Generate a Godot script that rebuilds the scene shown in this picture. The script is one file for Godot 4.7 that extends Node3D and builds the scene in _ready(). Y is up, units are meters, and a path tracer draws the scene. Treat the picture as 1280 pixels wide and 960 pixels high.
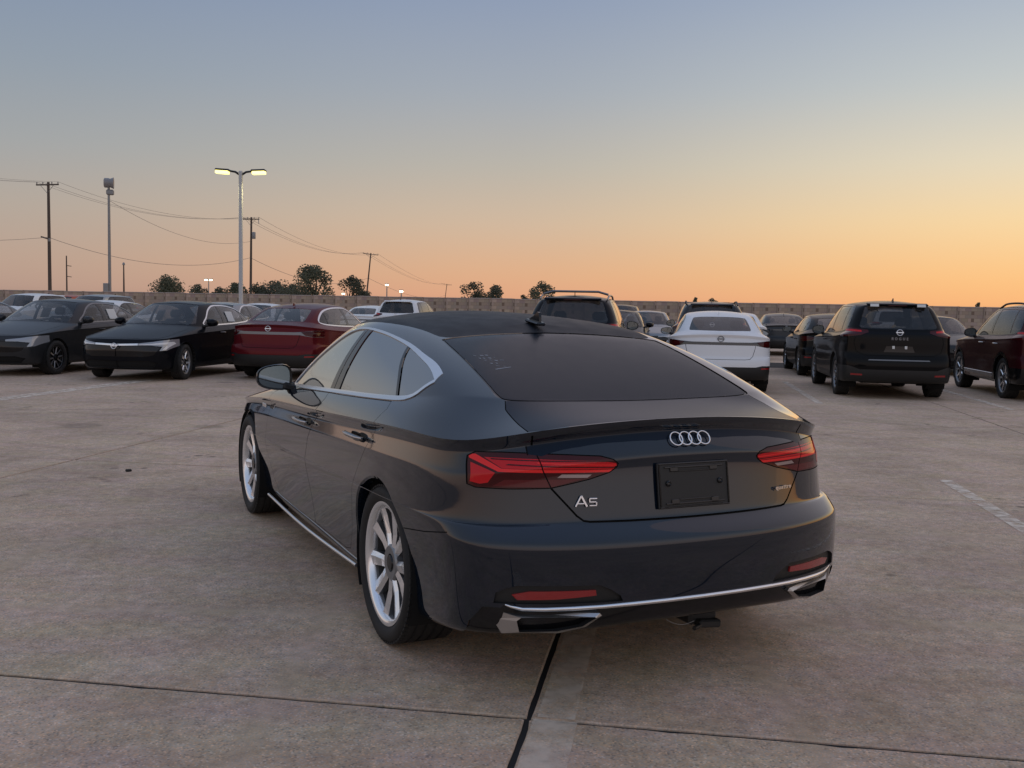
extends Node3D

# ------------------------------------------------------------------ state
var M := {}
var used := {}
const GRID_TURN := -9.0   # the lot's joints, stalls and wall are turned this much from the view axis

# ------------------------------------------------------------------ naming and metas
func numbered(called: String) -> String:
	if not used.has(called):
		used[called] = 0
		return called
	used[called] += 1
	return "%s_%03d" % [called, used[called]]

func tag(o: Node, label: String, category: String, group := "", kind := "") -> Node:
	if label: o.set_meta("label", label)
	if category: o.set_meta("category", category)
	if group: o.set_meta("group", group)
	if kind: o.set_meta("kind", kind)
	return o

func thing(called: String, label: String, category: String, at := Vector3.ZERO, turn := 0.0, group := "") -> Node3D:
	var o := Node3D.new()
	o.name = numbered(called)
	add_child(o)
	o.position = at
	o.rotation.y = turn
	tag(o, label, category, group)
	return o

func put(called: String, mesh: Mesh, mat: Material, parent: Node) -> MeshInstance3D:
	var o := MeshInstance3D.new()
	o.mesh = mesh
	if mat: o.material_override = mat
	if parent == self:
		o.name = numbered(called)
		add_child(o)
	else:
		var nm := called
		var k := 0
		while parent.has_node(NodePath(nm)):
			k += 1
			nm = "%s_%03d" % [called, k]
		o.name = nm
		parent.add_child(o)
	return o

func empty(called: String, parent: Node) -> Node3D:
	var o := Node3D.new()
	var nm := called
	var k := 0
	while parent.has_node(NodePath(nm)):
		k += 1
		nm = "%s_%03d" % [called, k]
	o.name = nm
	parent.add_child(o)
	return o

# ------------------------------------------------------------------ triangle soups with normals
class Soup:
	var v := PackedVector3Array()
	var n := PackedVector3Array()
	func tri(a: Vector3, b: Vector3, c: Vector3, na: Vector3, nb: Vector3, nc: Vector3) -> void:
		var g := (b - a).cross(c - a)
		if g.length_squared() < 1e-16:
			return
		if g.dot(na + nb + nc) > 0.0:
			v.append(a); v.append(c); v.append(b)
			n.append(na); n.append(nc); n.append(nb)
		else:
			v.append(a); v.append(b); v.append(c)
			n.append(na); n.append(nb); n.append(nc)
	func flat(a: Vector3, b: Vector3, c: Vector3, out := Vector3.ZERO) -> void:
		var g := (b - a).cross(c - a).normalized()
		if out != Vector3.ZERO and g.dot(out) < 0.0: g = -g
		tri(a, b, c, g, g, g)
	func quad(a: Vector3, b: Vector3, c: Vector3, d: Vector3, out := Vector3.ZERO) -> void:
		flat(a, b, c, out)
		flat(a, c, d, out)
	func add(o: Soup, xf := Transform3D.IDENTITY) -> Soup:
		var flip := xf.basis.determinant() < 0.0
		for i in range(0, o.v.size(), 3):
			var q := [xf * o.v[i], xf * o.v[i + 1], xf * o.v[i + 2]]
			var m := [(xf.basis * o.n[i]).normalized(), (xf.basis * o.n[i + 1]).normalized(), (xf.basis * o.n[i + 2]).normalized()]
			if flip:
				v.append(q[0]); v.append(q[2]); v.append(q[1]); n.append(m[0]); n.append(m[2]); n.append(m[1])
			else:
				v.append(q[0]); v.append(q[1]); v.append(q[2]); n.append(m[0]); n.append(m[1]); n.append(m[2])
		return self
	func box(c: Vector3, s: Vector3, basis := Basis.IDENTITY, ch := 0.0) -> Soup:
		# a box of full size s with chamfered long edges when ch > 0
		var h := s * 0.5
		if ch <= 0.0:
			for ax in 3:
				for sg in [-1.0, 1.0]:
					var nn := Vector3.ZERO; nn[ax] = sg
					var p: Array[Vector3] = []
					for k in [[-1, -1], [1, -1], [1, 1], [-1, 1]]:
						var q := Vector3.ZERO
						q[ax] = sg * h[ax]; q[(ax + 1) % 3] = k[0] * h[(ax + 1) % 3]; q[(ax + 2) % 3] = k[1] * h[(ax + 2) % 3]
						p.append(c + basis * q)
					quad(p[0], p[1], p[2], p[3], basis * nn)
			return self
		for ax in 3:
			for sg in [-1.0, 1.0]:
				var nn := Vector3.ZERO; nn[ax] = sg
				var p: Array[Vector3] = []
				for k in [[-1, -1], [1, -1], [1, 1], [-1, 1]]:
					var q := Vector3.ZERO
					q[ax] = sg * h[ax]; q[(ax + 1) % 3] = k[0] * (h[(ax + 1) % 3] - ch); q[(ax + 2) % 3] = k[1] * (h[(ax + 2) % 3] - ch)
					p.append(c + basis * q)
				quad(p[0], p[1], p[2], p[3], basis * nn)
		for ax in 3:
			var b1 := (ax + 1) % 3
			var b2 := (ax + 2) % 3
			for k in [[-1, -1], [1, -1], [1, 1], [-1, 1]]:
				var o := Vector3.ZERO; o[b1] = k[0]; o[b2] = k[1]
				var p: Array[Vector3] = []
				for e in [[0, -1], [0, 1], [1, 1], [1, -1]]:
					var q := Vector3.ZERO
					q[ax] = e[1] * (h[ax] - ch)
					q[b1] = k[0] * (h[b1] - (ch if e[0] == 1 else 0.0))
					q[b2] = k[1] * (h[b2] - (0.0 if e[0] == 1 else ch))
					p.append(c + basis * q)
				quad(p[0], p[1], p[2], p[3], basis * o)
		for sx in [-1.0, 1.0]:
			for sy in [-1.0, 1.0]:
				for sz in [-1.0, 1.0]:
					var o := Vector3(sx, sy, sz)
					flat(c + basis * (o * (h - Vector3(0, ch, ch))), c + basis * (o * (h - Vector3(ch, 0, ch))), c + basis * (o * (h - Vector3(ch, ch, 0))), basis * o)
		return self
	func tube(pts: Array, radii, sides := 8, caps := true) -> Soup:
		var rings := []
		var up := Vector3.UP
		for i in pts.size():
			var d: Vector3 = ((pts[mini(i + 1, pts.size() - 1)] as Vector3) - (pts[maxi(i - 1, 0)] as Vector3)).normalized()
			if i == 0: up = Vector3.UP if absf(d.y) < 0.9 else Vector3.RIGHT
			var s := d.cross(up).normalized()
			up = s.cross(d).normalized()
			var r: float = radii[i] if radii is Array else radii
			var ring := []
			for k in sides:
				var a := TAU * k / sides
				var o := s * cos(a) + up * sin(a)
				ring.append([(pts[i] as Vector3) + o * r, o])
			rings.append(ring)
		for i in rings.size() - 1:
			for k in sides:
				var a = rings[i][k]; var b = rings[i][(k + 1) % sides]; var c = rings[i + 1][(k + 1) % sides]; var d = rings[i + 1][k]
				tri(a[0], b[0], c[0], a[1], b[1], c[1])
				tri(a[0], c[0], d[0], a[1], c[1], d[1])
		if caps:
			for e in [0, rings.size() - 1]:
				var out: Vector3 = ((pts[e] as Vector3) - (pts[1 if e == 0 else e - 1] as Vector3)).normalized()
				for k in range(1, sides - 1):
					flat(rings[e][0][0], rings[e][k][0], rings[e][k + 1][0], out)
		return self
	# profile of [radius, x] points turned about the x axis; breaks the shading where the profile bends sharply
	func lathe(prof: Array, seg := 48, from_a := 0.0, to_a := TAU) -> Soup:
		var pn := []
		for i in prof.size() - 1:
			var d := Vector2(prof[i + 1][0] - prof[i][0], prof[i + 1][1] - prof[i][1])
			pn.append(Vector2(-d.y, d.x).normalized() * -1.0)   # (radial, axial)
		for i in prof.size() - 1:
			var na: Vector2 = pn[i]
			var nb: Vector2 = pn[i]
			if i > 0 and pn[i - 1].dot(pn[i]) > 0.7: na = (pn[i - 1] + pn[i]).normalized()
			if i < pn.size() - 1 and pn[i + 1].dot(pn[i]) > 0.7: nb = (pn[i + 1] + pn[i]).normalized()
			for k in seg:
				var a := from_a + (to_a - from_a) * k / seg
				var b := from_a + (to_a - from_a) * (k + 1) / seg
				var ca := Vector3(0, cos(a), sin(a)); var cb := Vector3(0, cos(b), sin(b))
				var p0: Vector3 = ca * prof[i][0] + Vector3(prof[i][1], 0, 0)
				var p1: Vector3 = ca * prof[i + 1][0] + Vector3(prof[i + 1][1], 0, 0)
				var p2: Vector3 = cb * prof[i + 1][0] + Vector3(prof[i + 1][1], 0, 0)
				var p3: Vector3 = cb * prof[i][0] + Vector3(prof[i][1], 0, 0)
				var n0 := ca * na.x + Vector3(na.y, 0, 0); var n1 := ca * nb.x + Vector3(nb.y, 0, 0)
				var n2 := cb * nb.x + Vector3(nb.y, 0, 0); var n3 := cb * na.x + Vector3(na.y, 0, 0)
				tri(p0, p1, p2, n0, n1, n2)
				tri(p0, p2, p3, n0, n2, n3)
		return self
	# flat polygon (in the plane of ex, ey at o) given thickness along en, edges chamfered by nothing
	func prism(poly: PackedVector2Array, o: Vector3, ex: Vector3, ey: Vector3, en: Vector3, depth: float) -> Soup:
		var idx := Geometry2D.triangulate_polygon(poly)
		for i in range(0, idx.size(), 3):
			var t: Array[Vector3] = []
			for k in 3: t.append(o + ex * poly[idx[i + k]].x + ey * poly[idx[i + k]].y)
			flat(t[0], t[1], t[2], en)
			flat(t[0] - en * depth, t[1] - en * depth, t[2] - en * depth, -en)
		var cw := 1.0 if Geometry2D.is_polygon_clockwise(poly) else -1.0
		for i in poly.size():
			var p := poly[i]; var q := poly[(i + 1) % poly.size()]
			var d := (q - p).normalized()
			var out := (ex * d.y - ey * d.x) * -cw
			var a := o + ex * p.x + ey * p.y; var b := o + ex * q.x + ey * q.y
			quad(a, b, b - en * depth, a - en * depth, out)
		return self
	func mirrored() -> Soup:
		return Soup.new().add(self, Transform3D(Basis(Vector3(-1, 0, 0), Vector3(0, 1, 0), Vector3(0, 0, 1)), Vector3.ZERO))
	func both() -> Soup:
		var s := mirrored()
		s.v.append_array(v); s.n.append_array(n)
		return s
	func pushed(off: float) -> Soup:
		var s := Soup.new()
		s.v = v.duplicate(); s.n = n.duplicate()
		for i in s.v.size(): s.v[i] += s.n[i] * off
		return s
	# edges used by one triangle only, as [a, b, na, nb]
	func rim() -> Array:
		var seen := {}
		for i in range(0, v.size(), 3):
			for k in 3:
				var a := i + k; var b := i + (k + 1) % 3
				var ka := Vector3i((v[a] * 20000.0).round()); var kb := Vector3i((v[b] * 20000.0).round())
				if ka == kb: continue
				var key := [ka, kb] if ka < kb else [kb, ka]
				if seen.has(key): seen[key] = []
				else: seen[key] = [v[a], v[b], n[a], n[b]]
		return seen.values().filter(func(e): return e.size() > 0)
	# walls of the given depth round the open edges
	func skirt(depth: float) -> Soup:
		for e in rim():
			quad(e[0], e[1], e[1] - e[3] * depth, e[0] - e[2] * depth)
		return self
	func mesh() -> ArrayMesh:
		var m := ArrayMesh.new()
		var arr := []
		arr.resize(Mesh.ARRAY_MAX)
		arr[Mesh.ARRAY_VERTEX] = v
		arr[Mesh.ARRAY_NORMAL] = n
		m.add_surface_from_arrays(Mesh.PRIMITIVE_TRIANGLES, arr)
		return m

func piece(called: String, s: Soup, mat: Material, parent: Node) -> MeshInstance3D:
	if s.v.is_empty(): return null
	return put(called, s.mesh(), mat, parent)

# cut a soup by a polygon seen along one axis: 0 the side view (z, y), 1 the rear view (x, y), 2 from above (x, z)
func flat2(p: Vector3, ax: int) -> Vector2:
	return Vector2(p.z, p.y) if ax == 0 else (Vector2(p.x, p.y) if ax == 1 else Vector2(p.x, p.z))

func split(s: Soup, poly: PackedVector2Array, ax: int, keep: Callable) -> Array:
	var inn := Soup.new()
	var out := Soup.new()
	var lo := poly[0]; var hi := poly[0]
	for p in poly:
		lo = lo.min(p); hi = hi.max(p)
	for i in range(0, s.v.size(), 3):
		var a := flat2(s.v[i], ax); var b := flat2(s.v[i + 1], ax); var c := flat2(s.v[i + 2], ax)
		var tlo := a.min(b).min(c); var thi := a.max(b).max(c)
		var miss := thi.x < lo.x or thi.y < lo.y or tlo.x > hi.x or tlo.y > hi.y
		if not miss:
			miss = not keep.call((s.v[i] + s.v[i + 1] + s.v[i + 2]) / 3.0, s.n[i] + s.n[i + 1] + s.n[i + 2])
		var den := (b - a).cross(c - a)
		if miss or absf(den) < 1e-9:
			for k in 3:
				out.v.append(s.v[i + k]); out.n.append(s.n[i + k])
			continue
		var t := PackedVector2Array([a * 16.0, b * 16.0, c * 16.0])
		var big := PackedVector2Array()
		for p in poly: big.append(p * 16.0)
		var hits := Geometry2D.intersect_polygons(t, big)
		var area := 0.0
		for h in hits: area += area_of(h)
		var whole := absf(den) * 0.5 * 256.0
		if hits.is_empty() or area < whole * 1e-4:
			for k in 3:
				out.v.append(s.v[i + k]); out.n.append(s.n[i + k])
			continue
		if area > whole * 0.9999:
			for k in 3:
				inn.v.append(s.v[i + k]); inn.n.append(s.n[i + k])
			continue
		for side in 2:
			var polys := hits if side == 0 else Geometry2D.clip_polygons(t, big)
			var into := inn if side == 0 else out
			for h in polys:
				var idx := Geometry2D.triangulate_polygon(h)
				for k in range(0, idx.size(), 3):
					var q: Array[Vector3] = []
					var m: Array[Vector3] = []
					for e in 3:
						var p: Vector2 = h[idx[k + e]] / 16.0
						var w1 := (p - a).cross(c - a) / den
						var w2 := (b - a).cross(p - a) / den
						var w0 := 1.0 - w1 - w2
						q.append(s.v[i] * w0 + s.v[i + 1] * w1 + s.v[i + 2] * w2)
						m.append((s.n[i] * w0 + s.n[i + 1] * w1 + s.n[i + 2] * w2).normalized())
					into.tri(q[0], q[1], q[2], m[0], m[1], m[2])
	return [inn, out]

func area_of(p: PackedVector2Array) -> float:
	var s := 0.0
	for i in p.size(): s += p[i].cross(p[(i + 1) % p.size()])
	return absf(s) * 0.5

func grown(poly: PackedVector2Array, by: float) -> PackedVector2Array:
	var big := PackedVector2Array()
	for p in poly: big.append(p * 16.0)
	var r := Geometry2D.offset_polygon(big, by * 16.0, Geometry2D.JOIN_MITER)
	var out := PackedVector2Array()
	if r.is_empty(): return poly
	for p in r[0]: out.append(p / 16.0)
	return out

func stroke(line: PackedVector2Array, w: float) -> PackedVector2Array:
	var big := PackedVector2Array()
	for p in line: big.append(p * 16.0)
	var r := Geometry2D.offset_polyline(big, w * 8.0, Geometry2D.JOIN_ROUND, Geometry2D.END_BUTT)
	var out := PackedVector2Array()
	for p in r[0]: out.append(p / 16.0)
	return out

# a smooth closed or open line through points
func curve(pts: Array, closed := false, sub := 6) -> PackedVector2Array:
	var out := PackedVector2Array()
	var n := pts.size()
	for i in (n if closed else n - 1):
		var p0: Vector2 = pts[(i - 1 + n) % n] if closed or i > 0 else pts[0]
		var p1: Vector2 = pts[i]
		var p2: Vector2 = pts[(i + 1) % n]
		var p3: Vector2 = pts[(i + 2) % n] if closed or i < n - 2 else pts[n - 1]
		for k in sub:
			out.append(p1.cubic_interpolate(p2, p0, p3, float(k) / sub))
	if not closed: out.append(pts[n - 1])
	return out

func circle2(c: Vector2, r: float, seg := 40) -> PackedVector2Array:
	var out := PackedVector2Array()
	for i in seg: out.append(c + Vector2(cos(TAU * i / seg), sin(TAU * i / seg)) * r)
	return out

func lerp_table(t: Array, x: float) -> float:
	if x <= t[0][0]: return t[0][1]
	for i in range(1, t.size()):
		if x <= t[i][0]:
			var f: float = (x - t[i - 1][0]) / (t[i][0] - t[i - 1][0])
			return lerpf(t[i - 1][1], t[i][1], f)
	return t[-1][1]

# ------------------------------------------------------------------ the smooth skin of a car from a net of control points (right half, x >= 0)
func mirror_x(p: Vector3) -> Vector3:
	return Vector3(-p.x, p.y, p.z)

func spline_weights(t: float) -> Array:
	var s := 1.0 - t
	return [[s * s * s / 6.0, (3.0 * t * t * t - 6.0 * t * t + 4.0) / 6.0, (-3.0 * t * t * t + 3.0 * t * t + 3.0 * t + 1.0) / 6.0, t * t * t / 6.0],
		[-s * s * 0.5, (9.0 * t * t - 12.0 * t) / 6.0, (-9.0 * t * t + 6.0 * t + 3.0) / 6.0, t * t * 0.5]]

func skin(net: Array, su: int, sv: int) -> Soup:
	var nr := net.size()
	var nc: int = net[0].size()
	var fine := []      # per control row: [positions, derivatives] along the columns
	for r in nr:
		var row: Array = [mirror_x(net[r][1])] + net[r] + [mirror_x(net[r][nc - 2])]
		var ps := PackedVector3Array()
		for c in nc - 1:
			for k in (su + 1 if c == nc - 2 else su):
				var w: Array = spline_weights(float(k) / su)[0]
				ps.append(row[c] * w[0] + row[c + 1] * w[1] + row[c + 2] * w[2] + row[c + 3] * w[3])
		fine.append(ps)
	var nf: int = fine[0].size()
	var grid := []
	for r in nr - 1:
		for k in (sv + 1 if r == nr - 2 else sv):
			var w: Array = spline_weights(float(k) / sv)[0]
			var line := PackedVector3Array()
			for c in nf:
				var pm: Vector3 = fine[r - 1][c] if r > 0 else fine[0][c] * 2.0 - fine[1][c]
				var pp: Vector3 = fine[r + 2][c] if r + 2 < nr else mirror_x(fine[nr - 2][c])
				line.append(pm * w[0] + fine[r][c] * w[1] + fine[r + 1][c] * w[2] + pp * w[3])
			grid.append(line)
	var ng := grid.size()
	var norm := []
	for i in ng:
		var line := PackedVector3Array()
		for c in nf:
			var du: Vector3
			if c == 0: du = grid[i][1] - mirror_x(grid[i][1])
			elif c == nf - 1: du = mirror_x(grid[i][c - 1]) - grid[i][c - 1]
			else: du = grid[i][c + 1] - grid[i][c - 1]
			var dv: Vector3
			if i == 0: dv = grid[1][c] - grid[0][c]
			elif i == ng - 1: dv = mirror_x(grid[i - 1][c]) - grid[i - 1][c]
			else: dv = grid[i + 1][c] - grid[i - 1][c]
			var q := dv.cross(du)
			if q.length_squared() < 1e-14: q = Vector3.UP
			line.append(q.normalized())
		norm.append(line)
	# outward test on the flank
	var ti := ng / 4
	var tc := nf / 2
	if norm[ti][tc].x < 0.0:
		for i in ng:
			for c in nf: norm[i][c] = -norm[i][c]
	for c in nf:
		if norm[ng - 1][c].y < 0.5: norm[ng - 1][c] = Vector3.UP
	var s := Soup.new()
	for i in ng - 1:
		for c in nf - 1:
			var a: Vector3 = grid[i][c]; var b: Vector3 = grid[i][c + 1]; var d: Vector3 = grid[i + 1][c]; var e: Vector3 = grid[i + 1][c + 1]
			s.tri(a, b, e, norm[i][c], norm[i][c + 1], norm[i + 1][c + 1])
			s.tri(a, e, d, norm[i][c], norm[i + 1][c + 1], norm[i + 1][c])
	return s

# builds the net: S shoulder and lip ring, D glass base ring, R roof edge ring (16 columns each: 0-2 nose, 3-10 flank, 11-15 tail), rows below S
func car_net(p: Dictionary) -> Array:
	var S: Array = p.S; var D: Array = p.D; var R: Array = p.R
	var low: Array = p.rows       # [tail y, tail z, nose y, nose z, tail half-width at column 12]
	var net := []
	var sill: float = p.sill
	var s10: Vector3 = S[10]
	for k in range(low.size() - 1, -1, -1):
		var q: Array = low[k]
		var fade: float = clampf(1.0 - (k - 3.0) / 4.0, 0.0, 1.0)
		var row := []
		# flank height from the tail height
		var tail_corner: float = q[0] + (S[12].y - S[15].y) * fade
		var f: float = clampf((s10.y - tail_corner) / (s10.y - sill), 0.0, 1.0)
		f = maxf(f, 0.012 * (k + 1))
		if k >= low.size() - 2: f = 1.0 + 0.02 * (k - low.size() + 2)
		var nf: float = f
		for c in 3:
			var x: float = S[c].x * (1.0 + 0.06 * sin(PI * clampf(f, 0, 1)))
			var drop: float = S[c].z - S[0].z
			var fd: float = clampf(1.0 - k / 6.0, 0.0, 1.0)
			row.append(Vector3(x, q[2] + (S[c].y - S[0].y) * fd, q[3] + drop * lerpf(p.get("nose_bow", 0.85), 1.0, fd)))
		for c in range(3, 11):
			var dx := lerp_table(p.flank, nf)
			for zw in [0.0, -p.wheelbase]:
				dx += p.flare * exp(-pow((S[c].z - zw) / 0.36, 2.0)) * clampf(nf * 4.0, 0, 1) * clampf((1.05 - nf) * 2.0, 0, 1)
			row.append(Vector3(S[c].x + dx, lerpf(S[c].y, sill, nf), S[c].z))
		var corner: Array = p.tail_plan   # [x, drop] for columns 12, 13, 14
		var drop12: float = lerpf(S[15].z - S[12].z, corner[0][1], 1.0 - fade)
		var y11 := (lerpf(s10.y, sill, nf) + tail_corner) * 0.5
		if k >= low.size() - 2: y11 = q[0]
		var x11: float = lerpf(S[11].x, p.tail_x11, 1.0 - fade) + lerp_table(p.flank, nf) * 0.6
		row.append(Vector3(x11, y11, lerpf(S[11].z, p.tail_z11, 1.0 - fade)))
		row.append(Vector3(lerpf(S[12].x, (q[4] if q.size() > 4 else S[12].x), 1.0 - fade), tail_corner, q[1] - drop12))
		row.append(Vector3(corner[1][0], q[0] + (S[13].y - S[15].y) * fade, q[1] - lerpf(S[15].z - S[13].z, corner[1][1], 1.0 - fade)))
		row.append(Vector3(corner[2][0], q[0] + (S[14].y - S[15].y) * fade, q[1] - lerpf(S[15].z - S[14].z, corner[2][1], 1.0 - fade)))
		row.append(Vector3(0, q[0], q[1]))
		var sag: float = p.get("tail_sag", 0.0) * clampf((k - low.size() + 5.0) / 2.0, 0.0, 1.0)
		for c in [10, 11, 12, 13]: row[c].y -= sag * [0.4, 0.9, 1.0, 0.6][c - 10]
		net.append(row)
	for k in p.get("crease", 1): net.append(S.duplicate())
	for f in p.shelf:       # [fraction towards D, outward, lift at tail, lift at nose]
		var row := []
		for c in 16:
			var q: Vector3 = (S[c] as Vector3).lerp(D[c], f[0])
			var out := Vector3(1, 0.5, 0) if c > 2 and c < 12 else Vector3.ZERO
			q += out * f[1]
			q.y += f[2] * clampf((c - 10.0) / 3.0, 0, 1) + f[3] * clampf((3.0 - c) / 2.0, 0, 1)
			row.append(q)
		net.append(row)
	net.append(D.duplicate())
	net.append(D.duplicate())
	for f in [0.3, 0.7]:
		var row := []
		for c in 16:
			var q: Vector3 = (D[c] as Vector3).lerp(R[c], f)
			var side := clampf(minf(c - 2.0, 12.0 - c), 0.0, 1.0)
			var bow: float = 4.0 * f * (1.0 - f)
			q += Vector3(p.bow_side * side, p.bow_side * 0.5 * side + p.bow_end * (1.0 - side), 0) * bow
			row.append(q)
		net.append(row)
	net.append(R.duplicate())
	for g in [0.86, 0.5, 0.0]:
		var row := []
		for c in 16:
			var r: Vector3 = R[c]
			var z: float = lerpf(p.spine, r.z, lerpf(0.7, 1.0, g))
			row.append(Vector3(r.x * g, lerpf(r.y, lerp_table(p.crown, z), 1.0 - g * g), z))
		net.append(row)
	return net

# ------------------------------------------------------------------ materials
func mat(called: String, c: Color, rough: float, metal := 0.0, coat := 0.0) -> StandardMaterial3D:
	var m := StandardMaterial3D.new()
	m.resource_name = called
	m.albedo_color = c.linear_to_srgb()
	m.roughness = rough
	m.metallic = metal
	if coat > 0.0:
		m.clearcoat_enabled = true
		m.clearcoat = coat
		m.clearcoat_roughness = 0.03
	return m

func noise(kind: int, freq: float, octaves := 4, seed_at := 1) -> FastNoiseLite:
	var n := FastNoiseLite.new()
	n.noise_type = kind
	n.frequency = freq
	n.fractal_octaves = octaves
	n.seed = seed_at
	return n

func noise_image(n: FastNoiseLite, size: int) -> Image:
	var im := n.get_seamless_image(size, size, false, false, 0.1)
	im.convert(Image.FORMAT_L8)
	return im

func glass(called: String, tint: Color, alpha: float) -> StandardMaterial3D:
	var m := mat(called, tint, 0.02)
	m.transparency = BaseMaterial3D.TRANSPARENCY_ALPHA
	m.albedo_color.a = alpha
	return m

# an unevenly dusty roughness for paint and glass
func dusty(m: StandardMaterial3D, scale: float, low: float, high: float, seed_at: int) -> void:
	var t := NoiseTexture2D.new()
	t.width = 512; t.height = 512; t.seamless = true
	t.noise = noise(FastNoiseLite.TYPE_SIMPLEX_SMOOTH, 0.012, 5, seed_at)
	var r := Gradient.new()
	r.offsets = PackedFloat32Array([0.25, 0.75])
	r.colors = PackedColorArray([Color(low, low, low), Color(high, high, high)])
	t.color_ramp = r
	m.roughness = 1.0
	m.roughness_texture = t
	m.uv1_triplanar = true
	m.uv1_scale = Vector3.ONE * scale

func make_materials() -> void:
	M.rubber = mat("rubber", Color(0.016, 0.0155, 0.015), 0.75)
	M.black_plastic = mat("black_plastic", Color(0.012, 0.012, 0.012), 0.5)
	M.gloss_black = mat("gloss_black", Color(0.006, 0.006, 0.007), 0.12)
	M.gap = mat("gap", Color(0.003, 0.003, 0.003), 0.9)
	M.chrome = mat("chrome", Color(0.86, 0.86, 0.87), 0.2, 1.0)
	M.satin = mat("satin_aluminium", Color(0.78, 0.79, 0.81), 0.32, 1.0)
	M.satin_grey = mat("satin_grey_metal", Color(0.50, 0.49, 0.48), 0.3, 1.0)
	M.alloy = mat("alloy", Color(0.90, 0.91, 0.93), 0.22, 0.85)
	M.barrel = mat("rim_barrel", Color(0.07, 0.07, 0.072), 0.5, 0.5)
	M.alloy_dark = mat("alloy_grey", Color(0.27, 0.275, 0.285), 0.35, 0.7)
	M.steel = mat("steel", Color(0.3, 0.29, 0.28), 0.4, 1.0)
	M.cabin = mat("cabin", Color(0.022, 0.021, 0.021), 0.8)
	M.seat = mat("seat_leather", Color(0.035, 0.033, 0.032), 0.55)
	M.white_paper = mat("white_paper", Color(0.75, 0.75, 0.72), 0.8)
	M.residue = mat("residue", Color(0.30, 0.31, 0.33), 0.7)
	M.lens_dark = mat("lens_dark_red", Color(0.055, 0.002, 0.003), 0.08, 0.0, 1.0)
	M.lens_red = mat("lens_red", Color(0.62, 0.010, 0.014), 0.1, 0.0, 1.0)
	M.lens_bright = mat("lens_bright_red", Color(0.92, 0.028, 0.026), 0.1, 0.0, 1.0)
	M.lens_pink = mat("lens_pale", Color(0.12, 0.012, 0.013), 0.1, 0.0, 1.0)
	for k in [M.lens_dark, M.lens_red, M.lens_bright, M.lens_pink]:
		k.metallic_specular = 0.1
		k.clearcoat = 0.7
	M.lens_clear = mat("lens_clear", Color(0.32, 0.22, 0.20), 0.1, 0.0, 1.0)
	M.reflector = mat("reflector_red", Color(0.30, 0.008, 0.01), 0.15, 0.0, 1.0)
	M.head_clear = mat("headlamp", Color(0.35, 0.36, 0.38), 0.08, 0.3, 1.0)
	M.head_white = mat("headlamp_white", Color(0.8, 0.8, 0.8), 0.15, 0.0, 1.0)
	M.tint = glass("tinted_glass", Color(0.01, 0.011, 0.012), 0.80)
	M.clear_glass = glass("side_glass", Color(0.03, 0.033, 0.033), 0.42)
	M.film = mat("film_tinted_glass", Color(0.36, 0.36, 0.355), 0.03, 1.0)
	M.front_pane = mat("front_side_glass", Color(0.60, 0.60, 0.55), 0.02, 0.85)
	M.front_pane.transparency = BaseMaterial3D.TRANSPARENCY_ALPHA
	M.front_pane.albedo_color.a = 0.3
	M.mirror = mat("mirror_glass", Color(0.32, 0.34, 0.34), 0.03, 1.0)
	M.fog_glass = mat("dewy_glass", Color(0.008, 0.013, 0.022), 0.3)
	M.fog_glass.metallic_specular = 0.24
	dusty(M.fog_glass, 1.3, 0.20, 0.25, 7)
	M.audi = mat("dark_blue_grey_paint", Color(0.0035, 0.0085, 0.0175), 0.1, 0.0, 1.0)
	M.audi.metallic_specular = 0.32
	M.deck = mat("dewy_deck_paint", Color(0.004, 0.010, 0.022), 0.28)
	M.deck.metallic_specular = 0.32
	dusty(M.audi, 0.9, 0.03, 0.09, 3)
	M.roof_paint = mat("dewy_roof_paint", Color(0.012, 0.013, 0.017), 0.5)
	M.roof_paint.metallic_specular = 0.32
	dusty(M.roof_paint, 1.1, 0.46, 0.52, 5)

# ------------------------------------------------------------------ the sky: dusk, the glow low on the right
func srgb(r: float, g: float, b: float) -> Vector3:
	var c := Color(r / 255.0, g / 255.0, b / 255.0).srgb_to_linear()
	return Vector3(c.r, c.g, c.b)

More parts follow.
